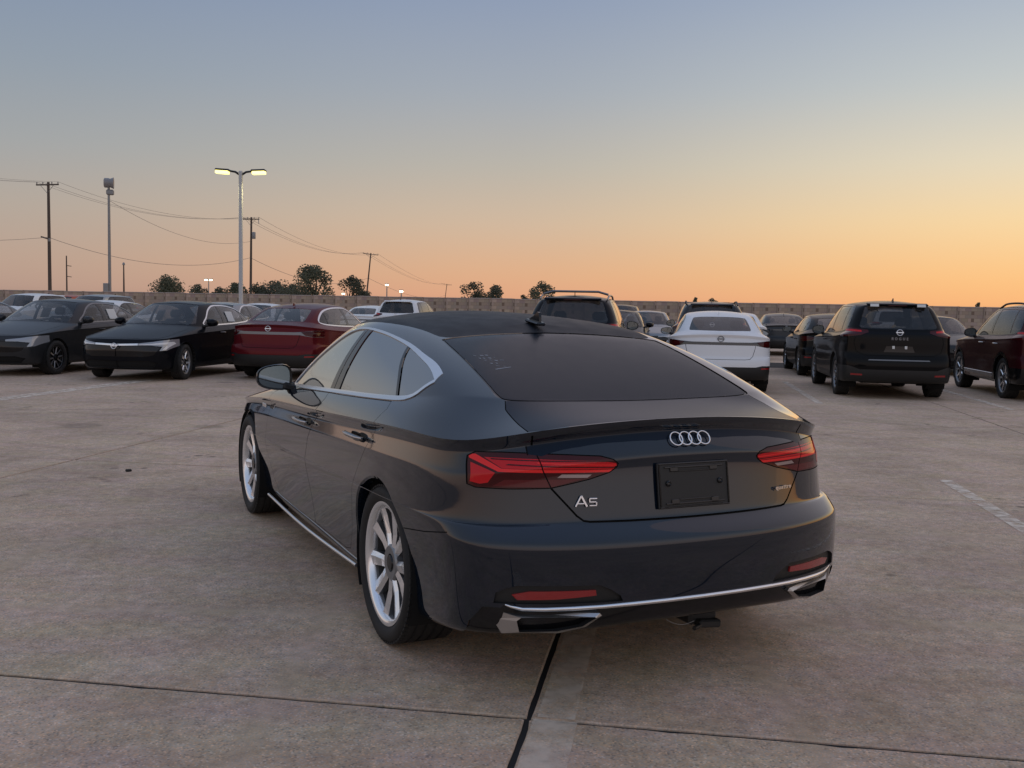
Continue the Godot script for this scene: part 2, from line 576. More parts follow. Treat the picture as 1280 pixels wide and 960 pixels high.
func sky_texture() -> ImageTexture:
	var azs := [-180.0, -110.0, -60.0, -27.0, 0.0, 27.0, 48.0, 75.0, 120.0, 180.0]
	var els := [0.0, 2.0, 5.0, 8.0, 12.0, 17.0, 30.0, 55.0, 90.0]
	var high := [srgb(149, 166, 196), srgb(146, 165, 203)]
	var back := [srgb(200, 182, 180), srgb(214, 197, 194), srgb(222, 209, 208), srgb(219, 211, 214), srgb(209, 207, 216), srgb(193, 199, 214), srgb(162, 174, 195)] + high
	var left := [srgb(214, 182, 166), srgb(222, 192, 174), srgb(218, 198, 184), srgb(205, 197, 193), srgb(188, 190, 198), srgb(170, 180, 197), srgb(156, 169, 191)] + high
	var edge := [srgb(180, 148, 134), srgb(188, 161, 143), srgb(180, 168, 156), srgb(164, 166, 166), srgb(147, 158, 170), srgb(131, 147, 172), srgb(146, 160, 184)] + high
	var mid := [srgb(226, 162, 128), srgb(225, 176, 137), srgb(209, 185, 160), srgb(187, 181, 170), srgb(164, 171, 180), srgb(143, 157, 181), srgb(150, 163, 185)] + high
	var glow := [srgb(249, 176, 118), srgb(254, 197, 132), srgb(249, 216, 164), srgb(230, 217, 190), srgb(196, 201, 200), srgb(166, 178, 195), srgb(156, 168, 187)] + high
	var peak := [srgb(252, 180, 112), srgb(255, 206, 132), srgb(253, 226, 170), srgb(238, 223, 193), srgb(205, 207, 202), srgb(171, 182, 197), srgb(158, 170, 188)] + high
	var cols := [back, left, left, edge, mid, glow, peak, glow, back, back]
	var w := 512
	var h := 256
	var im := Image.create(w, h, false, Image.FORMAT_RGBF)
	for x in w:
		var az := wrapf((x + 0.5) / w * 360.0, -180.0, 180.0)   # column 0 looks along -z
		var k := 0
		while k < azs.size() - 2 and az > azs[k + 1]: k += 1
		var f := clampf((az - azs[k]) / (azs[k + 1] - azs[k]), 0, 1)
		var n := azs.size() - 1
		for y in h:
			var el := 90.0 - (y + 0.5) / h * 180.0
			var c := Vector3.ZERO
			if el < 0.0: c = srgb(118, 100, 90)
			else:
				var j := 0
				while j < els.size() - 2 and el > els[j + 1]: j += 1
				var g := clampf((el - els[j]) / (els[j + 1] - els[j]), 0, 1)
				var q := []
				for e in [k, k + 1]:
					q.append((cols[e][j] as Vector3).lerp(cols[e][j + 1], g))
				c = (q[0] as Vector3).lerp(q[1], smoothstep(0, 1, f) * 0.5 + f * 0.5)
			im.set_pixel(x, y, Color(c.x, c.y, c.z))
	return ImageTexture.create_from_image(im)

func _ready() -> void:
	# camera
	var cam := Camera3D.new()
	cam.name = "camera"
	cam.position = Vector3(0, 1.395, 0)
	cam.rotation_order = EULER_ORDER_YXZ
	cam.rotation_degrees = Vector3(-4.27, 0, 1.1)
	cam.fov = 42.02
	cam.near = 0.05
	cam.far = 3000.0
	add_child(cam)
	# sky and exposure
	var we := WorldEnvironment.new()
	we.name = "world_environment"
	var env := Environment.new()
	env.background_mode = Environment.BG_SKY
	var sky := Sky.new()
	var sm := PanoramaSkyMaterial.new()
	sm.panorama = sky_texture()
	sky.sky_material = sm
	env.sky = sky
	env.tonemap_mode = Environment.TONE_MAPPER_LINEAR
	env.tonemap_exposure = 1.0
	env.sdfgi_enabled = true
	env.ssao_enabled = true
	env.ssil_enabled = true
	we.environment = env
	add_child(we)
	# the last light of the sun that has just set, low on the right
	var sun := DirectionalLight3D.new()
	sun.name = "sun"
	sun.light_energy = 0.1
	sun.light_color = Color(1.0, 0.72, 0.45)
	sun.light_angular_distance = 90.0
	sun.shadow_enabled = true
	sun.sky_mode = DirectionalLight3D.SKY_MODE_LIGHT_ONLY
	add_child(sun)
	sun.rotation_degrees = Vector3(-20.0, 130.0, 0)
	make_materials()
	build_ground()
	build_surroundings()
	build_parked_cars()
	build_hero_car()

# ------------------------------------------------------------------ the lot: slabs, joints, worn paint
func lot(x: float, y: float, along: float) -> Vector3:
	# a point of the lot's own grid: across, up, away from the camera
	return Vector3(x, y, -along).rotated(Vector3.UP, deg_to_rad(GRID_TURN))

func concrete_textures() -> void:
	var size := 1024
	var cell := noise(FastNoiseLite.TYPE_CELLULAR, 0.27, 1, 11)
	cell.cellular_return_type = FastNoiseLite.RETURN_CELL_VALUE
	cell.fractal_type = FastNoiseLite.FRACTAL_NONE
	var dist := noise(FastNoiseLite.TYPE_CELLULAR, 0.27, 1, 11)
	dist.cellular_return_type = FastNoiseLite.RETURN_DISTANCE
	dist.fractal_type = FastNoiseLite.FRACTAL_NONE
	var a := noise_image(cell, size).get_data()
	var b := noise_image(dist, size).get_data()
	var c := noise_image(noise(FastNoiseLite.TYPE_SIMPLEX_SMOOTH, 0.02, 6, 4), size).get_data()
	var col := PackedByteArray()
	col.resize(size * size * 3)
	var hgt := PackedByteArray()
	hgt.resize(size * size)
	for i in size * size:
		var t := a[i] / 255.0
		var d := b[i] / 255.0
		var g := c[i] / 255.0
		# cement paste with pebbles of many tones, a few pale and a few dark
		var v := 1.0 + (t - 0.5) * 0.11 + (g - 0.5) * 0.18
		if t > 0.93: v += 0.09
		elif t < 0.06: v -= 0.11
		v -= d * 0.06
		var warm := fmod(t * 7.3, 1.0) - 0.5
		col[i * 3] = clampi(int(212.0 * v * (1.0 + warm * 0.10)), 0, 255)
		col[i * 3 + 1] = clampi(int(196.0 * v), 0, 255)
		col[i * 3 + 2] = clampi(int(183.0 * v * (1.0 - warm * 0.10)), 0, 255)
		hgt[i] = clampi(int(255.0 * (0.75 - d * 0.6 + (g - 0.5) * 0.25)), 0, 255)
	M.concrete_tex = ImageTexture.create_from_image(Image.create_from_data(size, size, false, Image.FORMAT_RGB8, col))
	M.concrete_height = ImageTexture.create_from_image(Image.create_from_data(size, size, false, Image.FORMAT_L8, hgt))
	# large stains: broad clouds and long drag marks
	var s1 := noise_image(noise(FastNoiseLite.TYPE_SIMPLEX_SMOOTH, 0.006, 6, 21), size).get_data()
	var st := noise(FastNoiseLite.TYPE_SIMPLEX_SMOOTH, 0.008, 5, 33)
	var s2 := noise_image(st, size).get_data()
	var s3 := noise_image(noise(FastNoiseLite.TYPE_SIMPLEX_SMOOTH, 0.03, 4, 41), size).get_data()
	var spot := PackedByteArray()
	spot.resize(size * size * 3)
	for y in size:
		for x in size:
			var i := y * size + x
			var streak := s2[((y * 5) % size) * size + x] / 255.0
			var v := 0.96 + (s1[i] / 255.0 - 0.5) * 0.17 + (streak - 0.5) * 0.05 + (s3[i] / 255.0 - 0.5) * 0.08
			var k := clampf(v, 0.3, 1.0)
			spot[i * 3] = int(255.0 * k)
			spot[i * 3 + 1] = int(255.0 * clampf(k * (0.985 + (streak - 0.5) * 0.05), 0, 1))
			spot[i * 3 + 2] = int(255.0 * clampf(k * (0.97 + (s3[i] / 255.0 - 0.5) * 0.08), 0, 1))
	# drips, and tyres that have swung through
	var dr := RandomNumberGenerator.new()
	dr.seed = 77
	var dab := func(px: float, py: float, r: float, keep: float):
		for yy in range(int(py - r) - 1, int(py + r) + 2):
			for xx in range(int(px - r) - 1, int(px + r) + 2):
				var f := clampf(1.0 - Vector2(xx - px, yy - py).length() / r, 0.0, 1.0)
				if f <= 0.0: continue
				var at := ((yy + size * 4) % size * size + (xx + size * 4) % size) * 3
				var m := lerpf(1.0, keep, minf(1.0, f * 2.5))
				for c3 in 3: spot[at + c3] = int(spot[at + c3] * m)
	for k in 60:
		var px := dr.randf() * size
		var py := dr.randf() * size
		for q in dr.randi_range(1, 6):
			dab.call(px + dr.randfn() * 9.0, py + dr.randfn() * 9.0, dr.randf_range(1.0, 4.5), dr.randf_range(.68, .9))
	for k in 5:
		dab.call(dr.randf() * size, dr.randf() * size, dr.randf_range(14.0, 34.0), .86)
	for k in 6:
		var c0 := Vector2(dr.randf(), dr.randf()) * size
		var rad := dr.randf_range(300.0, 620.0)
		var a0 := dr.randf() * TAU
		for t in 260:
			var an := a0 + t * 3.0 / rad
			if dr.randf() < .25: continue
			dab.call(c0.x + cos(an) * rad, c0.y + sin(an) * rad, 8.0, .988)
	M.stain_tex = ImageTexture.create_from_image(Image.create_from_data(size, size, false, Image.FORMAT_RGB8, spot))

func concrete(called: String, tone: Color) -> StandardMaterial3D:
	var m := mat(called, tone, 0.86)
	m.albedo_texture = M.concrete_tex
	m.uv1_triplanar = true
	m.uv1_world_triplanar = true
	m.uv1_scale = Vector3.ONE * 0.55
	m.detail_enabled = true
	m.detail_albedo = M.stain_tex
	m.detail_blend_mode = BaseMaterial3D.BLEND_MODE_MUL
	m.detail_uv_layer = BaseMaterial3D.DETAIL_UV_2
	m.uv2_triplanar = true
	m.uv2_world_triplanar = true
	m.uv2_scale = Vector3.ONE * 0.085
	m.uv2_offset = Vector3(0.3, 0, 0.1)
	m.heightmap_enabled = true
	m.heightmap_texture = M.concrete_height
	m.heightmap_scale = 0.10
	return m

func build_ground() -> void:
	concrete_textures()
	var far := concrete("lot_concrete", Color(1.0, 0.885, 0.745))
	var g := PlaneMesh.new()
	g.size = Vector2(2600, 2600)
	var ground := tag(put("ground", g, far, self), "", "", "", "structure") as MeshInstance3D
	ground.position.y = -0.014
	var bed := put("joint_bed", PlaneMesh.new(), mat("joint_tar", Color(0.018, 0.016, 0.015), 0.9), ground)
	(bed.mesh as PlaneMesh).size = Vector2(61, 36)
	bed.rotation.y = deg_to_rad(GRID_TURN)
	bed.position = lot(0, 0.005, 12.0)
	# the slabs: worn arrises, edges not quite straight
	var rng := RandomNumberGenerator.new()
	rng.seed = 17
	var meshes := []
	for v in 4:
		var s := Soup.new()
		var half := 2.36
		var line := PackedVector2Array()
		for side in 4:
			for k in 60:
				var t := -1.0 + 2.0 * k / 60.0
				var gap := 0.0095 if side % 2 == 1 else 0.0095
				var chip := rng.randf_range(0.0, 0.0035) + (0.008 if rng.randf() < 0.03 else 0.0)
				var e := half - gap - chip
				var along := t * (half - 0.006)
				line.append([Vector2(along, -e), Vector2(e, along), Vector2(-along, e), Vector2(-e, -along)][side])
		var idx := Geometry2D.triangulate_polygon(line)
		for i in range(0, idx.size(), 3):
			s.flat(Vector3(line[idx[i]].x * 0.9975, 0, line[idx[i]].y * 0.9975), Vector3(line[idx[i + 1]].x * 0.9975, 0, line[idx[i + 1]].y * 0.9975), Vector3(line[idx[i + 2]].x * 0.9975, 0, line[idx[i + 2]].y * 0.9975), Vector3.UP)
		for i in line.size():
			var p := line[i]; var q := line[(i + 1) % line.size()]
			var o := Vector3(p.x + q.x, 0, p.y + q.y)
			s.quad(Vector3(p.x, -0.004, p.y), Vector3(q.x, -0.004, q.y), Vector3(q.x * 0.9975, 0, q.y * 0.9975), Vector3(p.x * 0.9975, 0, p.y * 0.9975), o.normalized() + Vector3.UP)
			s.quad(Vector3(p.x, -0.013, p.y), Vector3(q.x, -0.013, q.y), Vector3(q.x, -0.004, q.y), Vector3(p.x, -0.004, p.y), o)
		meshes.append(s.mesh())
	var tones := []
	for k in 4: tones.append(concrete("slab_concrete", Color(1.0, 0.885, 0.745).lerp(Color(0.95, 0.845, 0.72), k / 3.0)))
	for i in range(-6, 7):
		for j in range(-1, 6):
			var sl := put("slab", meshes[rng.randi() % 4], tones[rng.randi() % 4], ground)
			sl.rotation.y = deg_to_rad(GRID_TURN) + PI * (rng.randi() % 2)
			sl.position = lot(-0.445 + 4.72 * (i + 0.5), 0.014, 3.30 + 4.72 * (j - 0.5)) 
	# worn stall lines
	var wear := NoiseTexture2D.new()
	wear.width = 512; wear.height = 512; wear.seamless = true
	wear.noise = noise(FastNoiseLite.TYPE_SIMPLEX_SMOOTH, 0.018, 6, 8)
	var ramp := Gradient.new()
	ramp.offsets = PackedFloat32Array([0.1, 0.75])
	ramp.colors = PackedColorArray([Color(1, 1, 1, 0.02), Color(1, 1, 1, 0.86)])
	wear.color_ramp = ramp
	var worn := mat("worn_paint", Color(0.90, 0.77, 0.62), 0.85)
	worn.transparency = BaseMaterial3D.TRANSPARENCY_ALPHA
	worn.albedo_texture = wear
	worn.uv1_triplanar = true
	worn.uv1_world_triplanar = true
	worn.uv1_scale = Vector3.ONE * 0.7
	var faint := worn.duplicate() as StandardMaterial3D
	faint.albedo_color.a = 0.6
	for q in [[-0.35, 1.6, 3.29, 0.15], [-0.35, 3.31, 8.01, 0.13], [2.36, 4.2, 8.0, 0.12], [2.36, 8.04, 9.0, 0.11], [2.35, 16.3, 21.4, 0.12], [5.20, 16.3, 21.4, 0.12], [7.9, 16.3, 21.4, 0.12], [-9.27, 12.5, 16.9, 0.32], [-6.5, 16.5, 20.5, 0.1], [-3.6, 16.5, 20.5, 0.1]]:
		var pm := PlaneMesh.new()
		pm.size = Vector2(q[3], q[2] - q[1])
		var st := put("stall_line", pm, faint if q[0] == -0.35 else worn, ground)
		st.rotation.y = deg_to_rad(GRID_TURN)
		st.position = lot(q[0], 0.018, (q[1] + q[2]) * 0.5)
	# a pebble left on the slab
	var peb := Soup.new().box(Vector3(0, 0.010, 0), Vector3(0.05, 0.02, 0.035), Basis(Vector3.UP, 0.5), 0.007)
	var pebble := put("pebble", peb.mesh(), mat("dark_stone", Color(0.03, 0.028, 0.026), 0.9), self)
	tag(pebble, "small dark stone lying alone on the open concrete left of the near car", "stone")
	pebble.position = Vector3(-3.15, 0.0, -8.17)

# ------------------------------------------------------------------ wall, poles, wires, trees
func wall_material(called: String, c: Color) -> StandardMaterial3D:
	var m := mat(called, c, 0.9)
	m.albedo_texture = M.wall_tex
	m.uv1_triplanar = true
	m.uv1_scale = Vector3(0.5, 0.5, 0.5)
	return m

func build_wall() -> void:
	# split-face block courses drawn fine: too far away to tell single blocks apart
	var im := Image.create(256, 256, false, Image.FORMAT_RGB8)
	im.fill(Color(0.66, 0.62, 0.58))
	var rng := RandomNumberGenerator.new()
	rng.seed = 3
	for row in 10:
		for colm in 6:
			var v := rng.randf_range(0.84, 0.98)
			var off := 21 if row % 2 == 1 else 0
			im.fill_rect(Rect2i(colm * 43 + off, row * 26, 42, 25), Color(v, v * rng.randf_range(0.95, 1.0), v * rng.randf_range(0.90, 0.98)))
	M.wall_tex = ImageTexture.create_from_image(im)
	var mats := [wall_material("block_wall", Color(0.50, 0.41, 0.35)), wall_material("block_wall", Color(0.48, 0.395, 0.34)), wall_material("block_wall", Color(0.52, 0.42, 0.355))]
	var post_m := wall_material("block_post", Color(0.44, 0.36, 0.31))
	var cap_m := mat("wall_cap", Color(0.42, 0.35, 0.31), 0.9)
	var w := thing("boundary_wall", "long tan block wall with evenly spaced posts closing off the lot behind all cars", "wall", Vector3(0, 0, -61), deg_to_rad(GRID_TURN))
	w.set_meta("kind", "thing")
	var pan := Soup.new().box(Vector3(0, 1.0, 0), Vector3(1.30, 2.0, 0.16), Basis.IDENTITY, 0.01).mesh()
	var post := Soup.new().box(Vector3(0, 1.03, 0), Vector3(0.13, 2.06, 0.26), Basis.IDENTITY, 0.015).mesh()
	var cap := Soup.new().box(Vector3(0, 2.03, 0), Vector3(1.29, 0.06, 0.22), Basis.IDENTITY, 0.012).mesh()
	for k in range(-40, 34):
		var x := k * 1.42
		var p := put("panel", pan, mats[rng.randi() % 3], w)
		p.position.x = x + 0.71
		p.position.y = -0.014 + rng.randf_range(-0.012, 0.012)
		var c := put("cap", cap, cap_m, p)
		var o := put("post", post, post_m, w)
		o.position = Vector3(x, -0.014, 0)

func utility_pole(label: String, at: Vector3, h: float, lean: float, arm: float, gear := 0) -> Array:
	var p := thing("utility_pole", label, "utility pole", at, deg_to_rad(-16), "wooden utility poles of the power line")
	var wood: Material = M.wood
	var b := Basis(Vector3.BACK, -lean)
	put("pole", Soup.new().tube([Vector3.ZERO, b * Vector3(0, h * .5, 0), b * Vector3(0, h, 0)], [.17, .145, .115], 10).mesh(), wood, p)
	var y := h - .25
	var cross := put("crossarm", Soup.new().box(b * Vector3(0, y, .12), Vector3(arm, .12, .10), b, .012).mesh(), wood, p)
	for sx in [-1.0, 1.0]:
		put("brace", Soup.new().tube([b * Vector3(sx * arm * .30, y - .03, .17), b * Vector3(0, y - .75, .14)], .02, 6).mesh(), M.steel, cross)
	var ends := []
	for f in [-.47, -.2, .2, .47]:
		var q := b * Vector3(f * arm, y + .06, .12)
		put("insulator", Soup.new().add(Soup.new().lathe([[.02, 0], [.035, .03], [.055, .07], [.045, .12], [.05, .16], [.0, .20]], 8), Transform3D(Basis(Vector3.BACK, PI / 2), q)).mesh(), M.porcelain, cross)
		ends.append(p.transform * (q + b * Vector3(0, .18, 0)))
	if gear == 1:
		put("transformer", Soup.new().add(Soup.new().lathe([[0, 0], [.20, 0], [.22, .05], [.22, .75], [.20, .80], [0, .84]], 14), Transform3D(Basis(Vector3.BACK, PI / 2), b * Vector3(.36, h - 2.6, 0))).mesh(), M.galvanised, p)
		put("fuse_holder", Soup.new().tube([b * Vector3(arm * .45, y, .15), b * Vector3(arm * .5, y - .55, .2)], .04, 6).mesh(), M.galvanised, p)
	if gear == 2:
		put("side_arm", Soup.new().box(b * Vector3(-.35, h * .585, .1), Vector3(.9, .12, .10), b * Basis(Vector3.BACK, -.25), .012).mesh(), wood, p)
		put("bracket", Soup.new().box(b * Vector3(.12, h * .57, .1), Vector3(.16, .3, .16), b, .02).mesh(), M.galvanised, p)
	ends.append(p.transform * (b * Vector3(0, h * .59, .12)))
	return ends

func wire(label: String, a: Vector3, c: Vector3, sag: float, r := .014, group := "wires of the power line") -> void:
	var pts := []
	for k in 25:
		var t := k / 24.0
		pts.append(a.lerp(c, t) - Vector3(0, sag * 4.0 * t * (1.0 - t), 0))
	var o := put("overhead_wire", Soup.new().tube(pts, r, 5, false).mesh(), M.cable, self)
	tag(o, label, "wire", group)

func tree(label: String, px_x: float, depth: float, top: float, width: float, seed_at: int, tint: int, group := "trees beyond the wall") -> void:
	var at := Vector3((px_x - 640.0) / 1250.0 * depth, 0, -depth)
	var t := thing("tree", label, "tree", at, 0, group)
	var rng := RandomNumberGenerator.new()
	rng.seed = seed_at
	var trunk := Soup.new().tube([Vector3.ZERO, Vector3(.05, top * .3, 0), Vector3(-.04, top * .55, .05)], [width * .045, width * .035, width * .02], 8)
	var lobes := []
	var n := 11
	for k in n:
		var a := rng.randf() * TAU
		var rr := sqrt(rng.randf()) * width * .34
		var yy := lerpf(top * .34, top * .84, rng.randf())
		var squeeze := 1.0 - .55 * pow(maxf(0.0, (yy / top - .5) / .5), 2.0)
		lobes.append([Vector3(cos(a) * rr * squeeze, yy, sin(a) * rr * squeeze), rng.randf_range(.16, .25) * width * squeeze])
	lobes.append([Vector3(rng.randf_range(-.06, .06) * width, top * .86, 0), width * .13])
	for l in lobes.slice(0, 7):
		trunk.tube([Vector3(-.02, top * .38, 0), l[0] * .6 + Vector3(0, top * .16, 0), l[0]], [width * .018, width * .012, width * .005], 5)
	put("trunk", trunk.mesh(), M.bark, t)
	# leaf sprays spread through the lobes
	var s := Soup.new()
	var count := int(clampf(width * 700.0, 600.0, 4200.0))
	for k in count:
		var l: Array = lobes[rng.randi() % lobes.size()]
		var d := Vector3(rng.randfn(), rng.randfn(), rng.randfn()).normalized()
		var p: Vector3 = l[0] + d * l[1] * (pow(rng.randf(), .45) * 1.12)
		var b := Basis(Vector3(rng.randfn(), rng.randfn(), rng.randfn()).normalized(), rng.randf() * TAU)
		var sz := rng.randf_range(.06, .15) * (.7 + width * .06)
		s.flat(p + b * Vector3(-sz, 0, 0), p + b * Vector3(sz * .2, sz * .55, 0), p + b * Vector3(sz * 1.1, 0, sz * .2), d)
		s.flat(p + b * Vector3(-sz, 0, 0), p + b * Vector3(sz * 1.1, 0, sz * .2), p + b * Vector3(sz * .1, -sz * .5, -sz * .1), d)
	put("crown", s.mesh(), M.leaves[tint], t)

func far_lamp(label: String, px_x: float, depth: float, head_px: float, horizon: float, heads: Array) -> void:
	var h := 1.395 + (horizon - head_px) / 1250.0 * depth
	var at := Vector3((px_x - 640.0) / 1250.0 * depth, 0, -depth)
	var t := thing("lamp_post", label, "lamp post", at, 0, "lit lamp posts beyond the wall")
	put("pole", Soup.new().tube([Vector3.ZERO, Vector3(0, h, 0)], [.10, .07], 8).mesh(), M.galvanised, t)
	for x in heads:
		if absf(x) > .15: put("arm", Soup.new().tube([Vector3(0, h - .1, 0), Vector3(x, h, 0)], .04, 6).mesh(), M.galvanised, t)
		put("lamp_head", Soup.new().box(Vector3(x, h + .06, 0), Vector3(.5, .12, .35), Basis.IDENTITY, .03).mesh(), M.galvanised, t)
		put("lamp_glow", Soup.new().box(Vector3(x, h - .10, .12), Vector3(.44, .18, .2), Basis.IDENTITY, .04).mesh(), M.far_glow, t)

func build_surroundings() -> void:
	M.wood = mat("weathered_wood", Color(0.10, 0.075, 0.06), 0.9)
	M.porcelain = mat("porcelain", Color(0.25, 0.24, 0.24), 0.3)
	M.galvanised = mat("galvanised", Color(0.28, 0.28, 0.28), 0.5, 0.5)
	M.cable = mat("cable", Color(0.22, 0.20, 0.19), 0.8)  # grey made paler so the colour itself carries the distant haze
	M.bark = mat("bark", Color(0.06, 0.05, 0.04), 0.9)
	M.leaves = []
	for c in [Color(0.085, 0.092, 0.055), Color(0.095, 0.098, 0.066), Color(0.075, 0.078, 0.050)]:
		var lm := mat("leaves", c, 0.75)
		lm.backlight_enabled = true
		lm.backlight = Color(0.25, 0.25, 0.2)
		M.leaves.append(lm)
	M.far_glow = mat("lamp_glow", Color(0.9, 0.9, 0.85), 0.5)
	M.far_glow.emission_enabled = true
	M.far_glow.emission = Color(1.0, 0.93, 0.78)
	M.far_glow.emission_energy_multiplier = 6.0
	M.led = mat("led_panel", Color(0.9, 0.9, 0.8), 0.5)
	M.led.emission_enabled = true
	M.led.emission = Color(1.0, 0.93, 0.45)
	M.led.emission_energy_multiplier = 3.0
	build_wall()
	# the lit lamp post inside the lot
	var lp := thing("lamp_post", "tall pale lamp post with two lit heads standing among the parked cars", "lamp post", Vector3(-11.42, 0, -42), 0)
	var pole_m := mat("painted_pole", Color(0.52, 0.52, 0.52), 0.5)
	put("base", Soup.new().add(Soup.new().lathe([[.30, 0], [.30, .55], [.26, .60], [0, .60]], 16), Transform3D(Basis(Vector3.BACK, PI / 2), Vector3.ZERO)).mesh(), M.porcelain, lp)
	put("pole", Soup.new().box(Vector3(0, 3.75, 0), Vector3(.15, 6.3, .15), Basis.IDENTITY, .02).mesh(), pole_m, lp)
	for sx in [-1.0, 1.0]:
		put("arm", Soup.new().tube([Vector3(0, 6.72, 0), Vector3(sx * .22, 6.86, 0), Vector3(sx * .48, 6.90, 0)], [.05, .045, .04], 8).mesh(), M.gloss_black, lp)
		var head := put("lamp_head", Soup.new().box(Vector3(sx * .74, 6.93, 0), Vector3(.60, .09, .34), Basis(Vector3.BACK, sx * .05), .03).mesh(), M.gloss_black, lp)
		put("lamp_panel", Soup.new().box(Vector3(sx * .76, 6.835, .02), Vector3(.52, .12, .28), Basis(Vector3.BACK, sx * .05), .01).mesh(), M.led, head)
		var sl := SpotLight3D.new()
		sl.name = numbered("lamp_light")
		sl.light_color = Color(1.0, 0.95, 0.7)
		sl.light_energy = 9.0
		sl.light_size = 0.2
		sl.spot_range = 60.0
		sl.spot_angle = 72.0
		sl.spot_attenuation = 2.0
		sl.shadow_enabled = true
		lp.add_child(sl)
		sl.position = Vector3(sx * .76, 6.80, 0)
		sl.rotation_degrees = Vector3(-90, 0, 0)
	# the pole with a siren
	var si := thing("siren_pole", "thin metal pole carrying a round siren drum, behind the wall", "pole", Vector3(-32.2, 0, -80), .3)
	put("pole", Soup.new().tube([Vector3.ZERO, Vector3(0, 5, 0), Vector3(0, 10.6, 0)], [.13, .12, .09], 10).mesh(), M.galvanised, si)
	put("drum", Soup.new().add(Soup.new().lathe([[0, -.36], [.30, -.36], [.38, -.30], [.38, .0], [.34, .10], [.38, .2], [.46, .38], [.40, .38], [0, .2]], 20), Transform3D(Basis.IDENTITY, Vector3(0, 10.75, 0))).mesh(), M.porcelain, si)
	put("motor", Soup.new().box(Vector3(.10, 10.02, 0), Vector3(.58, .42, .42), Basis.IDENTITY, .08).mesh(), M.galvanised, si)
	put("cabinet", Soup.new().box(Vector3(-.28, 2.5, .1), Vector3(.4, .7, .3), Basis.IDENTITY, .03).mesh(), M.galvanised, si)
	# utility poles and their wires, running away from the left
	var p0 := utility_pole("wooden utility pole nearest of its line, left of the view", Vector3(-51, 0, -58), 11.9, 0.0, 2.4)
	var p1 := utility_pole("tallest wooden utility pole at the left edge with a side arm half way up", Vector3(-41.6, 0, -90), 11.9, 0.0, 2.4, 2)
	var p2 := utility_pole("wooden utility pole with a transformer right behind the lit lamp post", Vector3(-32.0, 0, -122), 11.9, .01, 2.3, 1)
	var p3 := utility_pole("leaning wooden utility pole right of the big round tree", Vector3(-29.2, 0, -197), 11.9, .10, 3.3)
	var p4 := utility_pole("small far utility pole leaning over the wall near the middle", Vector3(-30.0, 0, -430), 11.8, .12, 4.6)
	var lines := [p0, p1, p2, p3, p4]
	var spans := ["left edge and tallest pole", "tallest and transformer poles", "transformer and leaning poles", "leaning and far small poles"]
	for k in 4:
		for j in [0, 1, 3]:
			wire("thin wire, " + ["left end", "middle", "right end"][[0, 1, 3].find(j)] + " of the crossarms, between the " + spans[k], lines[k][j], lines[k + 1][j], .9 + .4 * k, .009 + .004 * k, "wires on the crossarms of the power line")
		wire("thicker low cable sagging between the " + spans[k], lines[k][4], lines[k + 1][4], 1.2 + .4 * k, .015 + .005 * k, "")
	wire("black wire dropping from the siren pole to the transformer pole", Vector3(-32.2, 9.4, -80), Vector3(-32.0, 9.0, -122), 1.4, .015, "")
	# two thin far poles
	var f1 := thing("antenna_mast", "thin far mast with small side arms between the two left poles", "mast", Vector3(-66.8, 0, -150), 0)
	put("pole", Soup.new().tube([Vector3.ZERO, Vector3(0, 8.1, 0)], [.14, .09], 8).mesh(), M.wood, f1)
	for y in [5.0, 6.6]:
		put("side_arm", Soup.new().box(Vector3(.35, y, 0), Vector3(.75, .10, .1), Basis(Vector3.BACK, -.12), .01).mesh(), M.wood, f1)
	var f2 := thing("flood_pole", "short thin far pole with a small round head, right of the siren pole", "pole", Vector3(-50.5, 0, -130), 0)
	put("pole", Soup.new().tube([Vector3.ZERO, Vector3(0, 6.2, 0)], [.15, .08], 8).mesh(), M.wood, f2)
	put("head", Soup.new().add(Soup.new().lathe([[0, 0], [.16, .04], [.18, .2], [.1, .36], [0, .40]], 10), Transform3D(Basis(Vector3.BACK, PI / 2), Vector3(0, 6.1, 0))).mesh(), M.galvanised, f2)
	far_lamp("far lit lamp post with two heads left of the tall pale lamp post", 260, 150, 350, 380, [-.36, .36])
	far_lamp("far lit lamp low over the wall beside the round bush at left", 247, 170, 359, 379, [0.0])
	far_lamp("far lit lamp post just right of the leaning utility pole", 482, 140, 356, 384, [0.0])
	far_lamp("bright far lit lamp low over the wall above the white SUV", 500, 120, 364, 384.5, [0.0])
	far_lamp("dim far lit lamp low over the wall beside the small tree", 428, 150, 367, 383, [0.0])
	# trees
	tree("wide bushy tree at left beyond the wall, right of the siren pole", 205, 105, 4.3, 4.7, 1, 0)
	tree("small low bush beside the wide bushy tree at left", 247, 110, 3.65, 2.93, 2, 1)
	tree("low bush directly behind the tall pale lamp post", 293, 108, 3.76, 3.66, 3, 0)
	tree("low broad bush right of the transformer pole", 340, 108, 3.88, 5.37, 4, 1)
	tree("low shrub at the foot of the transformer pole", 316, 106, 3.53, 4.15, 21, 2)
	tree("low ragged shrub touching the left side of the biggest round tree", 364, 104, 3.65, 3.90, 22, 1)
	tree("low shrub between the spiky tree and the leaning pole", 452, 104, 3.31, 2.44, 23, 2)
	tree("flat low shrub just left of the tall pale lamp post", 272, 112, 3.31, 3.17, 24, 1)
	tree("biggest round tree beyond the wall, between two utility poles", 392, 98, 5.4, 5.1, 5, 0)
	tree("narrow spiky tree right of the biggest round tree", 436, 100, 4.79, 3.05, 6, 2)
	tree("dark pointed tree over the wall left of centre", 588, 112, 4.56, 3.54, 8, 2)
	tree("dark rounded tree over the wall touching the pointed one", 616, 112, 4.10, 3.90, 9, 2)
	tree("round tree over the wall left of the SUV with roof rails", 676, 112, 4.67, 4.27, 10, 0)
	tree("small bush over the wall at the foot of the round tree", 652, 116, 3.31, 1.95, 11, 2)
